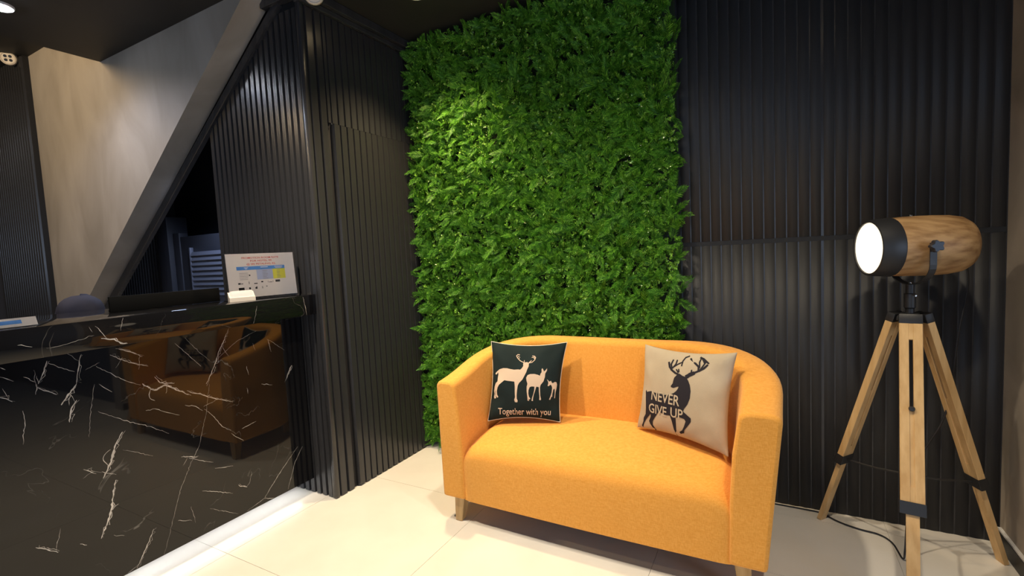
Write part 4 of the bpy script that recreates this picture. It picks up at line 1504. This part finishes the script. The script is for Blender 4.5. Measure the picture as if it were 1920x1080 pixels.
# small card box in front of the sheet
cb = empty('card_holder', (-2.27, 1.40, ZC))
tag(cb, 'small white card holder full of cards in front of the rate sheet', 'card holder')
Fc = frame_from((-2.300, 1.370, ZC), (-2.255, 1.478, ZC), 0)
bm = bmesh.new()
prof = [(0.0, 0.0), (0.0, 0.020), (0.010, 0.022), (0.050, 0.045), (0.055, 0.045), (0.055, 0.0)]
v = [Fc @ Vector((xx, yy, zz)) for xx in (0, 0.112) for yy, zz in prof]
n = len(prof)
vv = [bm.verts.new(p) for p in v]
bm.faces.new(vv[:n]); bm.faces.new(vv[n:][::-1])
for i in range(n):
    bm.faces.new((vv[i], vv[(i + 1) % n], vv[n + (i + 1) % n], vv[n + i]))
adopt(bm_obj('tray', bm, M_offwhite), cb)
for k in range(3):
    adopt(box('card', (0.008, 0.006 + 0.010 * k, 0.020 + 0.006 * k), (0.104, 0.0075 + 0.010 * k, 0.038 + 0.007 * k), M_paper, mtx=Fc), cb)

# low black upright board
bx = empty('counter_screen', (-2.49, 1.19, ZC))
tag(bx, 'long low black upright board standing on the counter beside the head scarf', 'screen')
adopt(box('board', (-2.492, 0.965, ZC), (-2.480, 1.428, ZC + 0.068), M_blackboard, bevel=0.001), bx)
adopt(box('foot_strip', (-2.505, 0.968, ZC), (-2.492, 1.425, ZC + 0.012), M_blackboard, bevel=0.001), bx)

# leaflet holder cut by the left edge of the picture
lh = empty('leaflet_stand', (-2.26, 0.58, ZC))
tag(lh, 'low acrylic holder with a blue and white card at the near end of the counter', 'card holder')
Fl = frame_from((-2.262, 0.44, ZC + 0.001), (-2.262, 0.672, ZC + 0.001), math.radians(28))
adopt(box('acrylic_front', (0, -0.003, 0), (0.232, -0.001, 0.036), M_acrylic, mtx=Fl), lh)
cd = adopt(box('card', (0.003, -0.0006, 0.002), (0.229, 0.001, 0.034), M_paper, mtx=Fl), lh)
o = flat('blue_band', [(0.003, 0.012, 0.19, 0.026)], M_ink['blue'], lh, Fl, -0.0009)
o.parent = cd
o.matrix_parent_inverse = (parent_matrix(lh) @ cd.matrix_parent_inverse).inverted()
adopt(box('acrylic_foot', (0, 0, -0.001), (0.232, 0.05, 0.001), M_acrylic, mtx=frame_from((-2.262, 0.44, ZC + 0.001), (-2.262, 0.672, ZC + 0.001), 0)), lh)

# ================================================================== RECEPTIONIST
person = empty('person', (-3.17, 1.08, 0))
tag(person, 'person in a slate-navy head scarf seated behind the counter, head bowed', 'person')
PX, PY = -3.22, 1.085
J = {}
V_, E_, Rr = [], [], []


def jv(name, p, r):
    J[name] = len(V_)
    V_.append((PX + p[0], PY + p[1], p[2]))
    Rr.append(r)


jv('pelvis', (0, 0, 0.52), 0.135)
jv('belly', (-0.01, 0, 0.66), 0.125)
jv('chest', (0.0, 0, 0.82), 0.135)
jv('neck0', (0.03, 0, 0.935), 0.062)
jv('neck1', (0.065, 0, 0.99), 0.052)
jv('head0', (0.115, 0, 1.045), 0.078)
jv('head1', (0.125, 0, 1.115), 0.085)
E_ += [('pelvis', 'belly'), ('belly', 'chest'), ('chest', 'neck0'), ('neck0', 'neck1'), ('neck1', 'head0'), ('head0', 'head1')]
for s_, t_ in ((1, 'l'), (-1, 'r')):
    jv('sh' + t_, (0.0, 0.17 * s_, 0.885), 0.058)
    jv('el' + t_, (0.06, 0.23 * s_, 0.66), 0.042)
    jv('wr' + t_, (0.25, 0.13 * s_, 0.625), 0.028)
    jv('pa' + t_, (0.32, 0.10 * s_, 0.622), 0.026)
    jv('hip' + t_, (0.06, 0.10 * s_, 0.52), 0.098)
    jv('kn' + t_, (0.40, 0.12 * s_, 0.515), 0.062)
    jv('an' + t_, (0.40, 0.12 * s_, 0.085), 0.038)
    jv('to' + t_, (0.44, 0.125 * s_, 0.036), 0.034)
    E_ += [('chest', 'sh' + t_), ('sh' + t_, 'el' + t_), ('el' + t_, 'wr' + t_), ('wr' + t_, 'pa' + t_),
           ('pelvis', 'hip' + t_), ('hip' + t_, 'kn' + t_), ('kn' + t_, 'an' + t_), ('an' + t_, 'to' + t_)]
    for q, (dy, ln, dz_) in enumerate(((-0.024, 0.060, -0.012), (-0.008, 0.070, -0.014), (0.008, 0.065, -0.014), (0.024, 0.052, -0.012))):
        jv('f%d%s' % (q, t_), (0.335, (0.10 + dy) * s_, 0.624), 0.009)
        jv('g%d%s' % (q, t_), (0.335 + ln * 0.6, (0.10 + dy * 1.2) * s_, 0.622 + dz_ * 0.3), 0.0085)
        jv('h%d%s' % (q, t_), (0.335 + ln, (0.10 + dy * 1.25) * s_, 0.618 + dz_), 0.0075)
        E_ += [('pa' + t_, 'f%d%s' % (q, t_)), ('f%d%s' % (q, t_), 'g%d%s' % (q, t_)), ('g%d%s' % (q, t_), 'h%d%s' % (q, t_))]
    jv('th' + t_, (0.305, 0.065 * s_, 0.622), 0.010)
    jv('ti' + t_, (0.335, 0.045 * s_, 0.618), 0.0085)
    E_ += [('wr' + t_, 'th' + t_), ('th' + t_, 'ti' + t_)]
me = bpy.data.meshes.new('body')
me.from_pydata(V_, [(J[a], J[b]) for a, b in E_], [])
me.materials.append(M_shirt)
me.materials.append(M_skin)
bo = bpy.data.objects.new('body', me)
link(bo)
sk = bo.modifiers.new('skin', 'SKIN')
sv = me.skin_vertices[0].data
for i, r in enumerate(Rr):
    sv[i].radius = (r, r)
sv[0].use_root = True
sb = bo.modifiers.new('sub', 'SUBSURF')
sb.levels = 1; sb.render_levels = 1
adopt(bo, person)
# head scarf: close over the crown, drawn past the cheeks and out over the shoulders
HCn = Vector((PX + 0.118, PY, 1.112))
v, f = [], []
rowsn = [(0.0, 0.103, 0.0), (0.035, 0.100, 0.0), (0.062, 0.090, 0.0), (0.084, 0.072, 0.0), (0.098, 0.048, -0.002), (0.104, 0.018, -0.006), (0.105, -0.02, -0.015),
         (0.103, -0.06, -0.03), (0.104, -0.10, -0.05), (0.120, -0.14, -0.07), (0.150, -0.18, -0.085), (0.185, -0.225, -0.10), (0.205, -0.28, -0.10)]
SEG = 40
for (r, z, dx) in rowsn:
    for k in range(SEG):
        a = 2 * math.pi * k / SEG
        fold = 1 + (0.035 * math.sin(5 * a + z * 30) if z < 0.03 else 0.012 * math.sin(4 * a + 14 * z))
        rx = r * fold * (0.98 if z > -0.1 else 0.85)
        ry = r * fold * (0.93 if z > -0.1 else 1.02)
        # raised fold running over the crown
        rid = 0.007 * math.exp(-((k - 13 - 25 * (0.1 - z)) / 1.6) ** 2) if z > -0.05 else 0
        v.append(HCn + Vector((dx + (rx + rid) * math.cos(a), (ry + rid) * math.sin(a), z + rid)))
for i in range(len(rowsn) - 1):
    for k in range(SEG):
        a = 2 * math.pi * (k + 0.5) / SEG
        a = a - 2 * math.pi if a > math.pi else a
        zmid = (rowsn[i][1] + rowsn[i + 1][1]) / 2
        # opening for the face
        if abs(a) < 0.75 and -0.12 < zmid < -0.03:
            continue
        k2 = (k + 1) % SEG
        f.append((i * SEG + k, i * SEG + k2, (i + 1) * SEG + k2, (i + 1) * SEG + k))
hj = mesh_obj('head_scarf', v, f, M_navy, smooth=True)
bm = bmesh.new(); bm.from_mesh(hj.data)
bmesh.ops.remove_doubles(bm, verts=bm.verts, dist=0.0005)
bm.to_mesh(hj.data); bm.free()
so = hj.modifiers.new('cloth', 'SOLIDIFY'); so.thickness = 0.004
adopt(hj, person)
# face: head with eyes, nose and mouth inside the scarf opening
bm = bmesh.new()
bmesh.ops.create_uvsphere(bm, u_segments=24, v_segments=18, radius=1.0)
for vv in bm.verts:
    c = vv.co
    c.x *= 0.092; c.y *= 0.074; c.z *= 0.112
    if c.x > 0:
        c.x += 0.016 * math.exp(-((c.y / 0.012) ** 2) - ((c.z + 0.012) / 0.022) ** 2)
        c.x += 0.006 * math.exp(-((c.y / 0.026) ** 2) - ((c.z + 0.052) / 0.010) ** 2)
        for s_ in (-1, 1):
            c.x -= 0.007 * math.exp(-(((c.y - 0.032 * s_) / 0.014) ** 2) - ((c.z - 0.012) / 0.010) ** 2)
bmesh.ops.transform(bm, matrix=Matrix.Translation((HCn.x - 0.012, HCn.y, HCn.z - 0.030)) @ Matrix.Rotation(math.radians(28), 4, 'Y'), verts=bm.verts)
adopt(bm_obj('face', bm, M_skin, smooth=True), person)
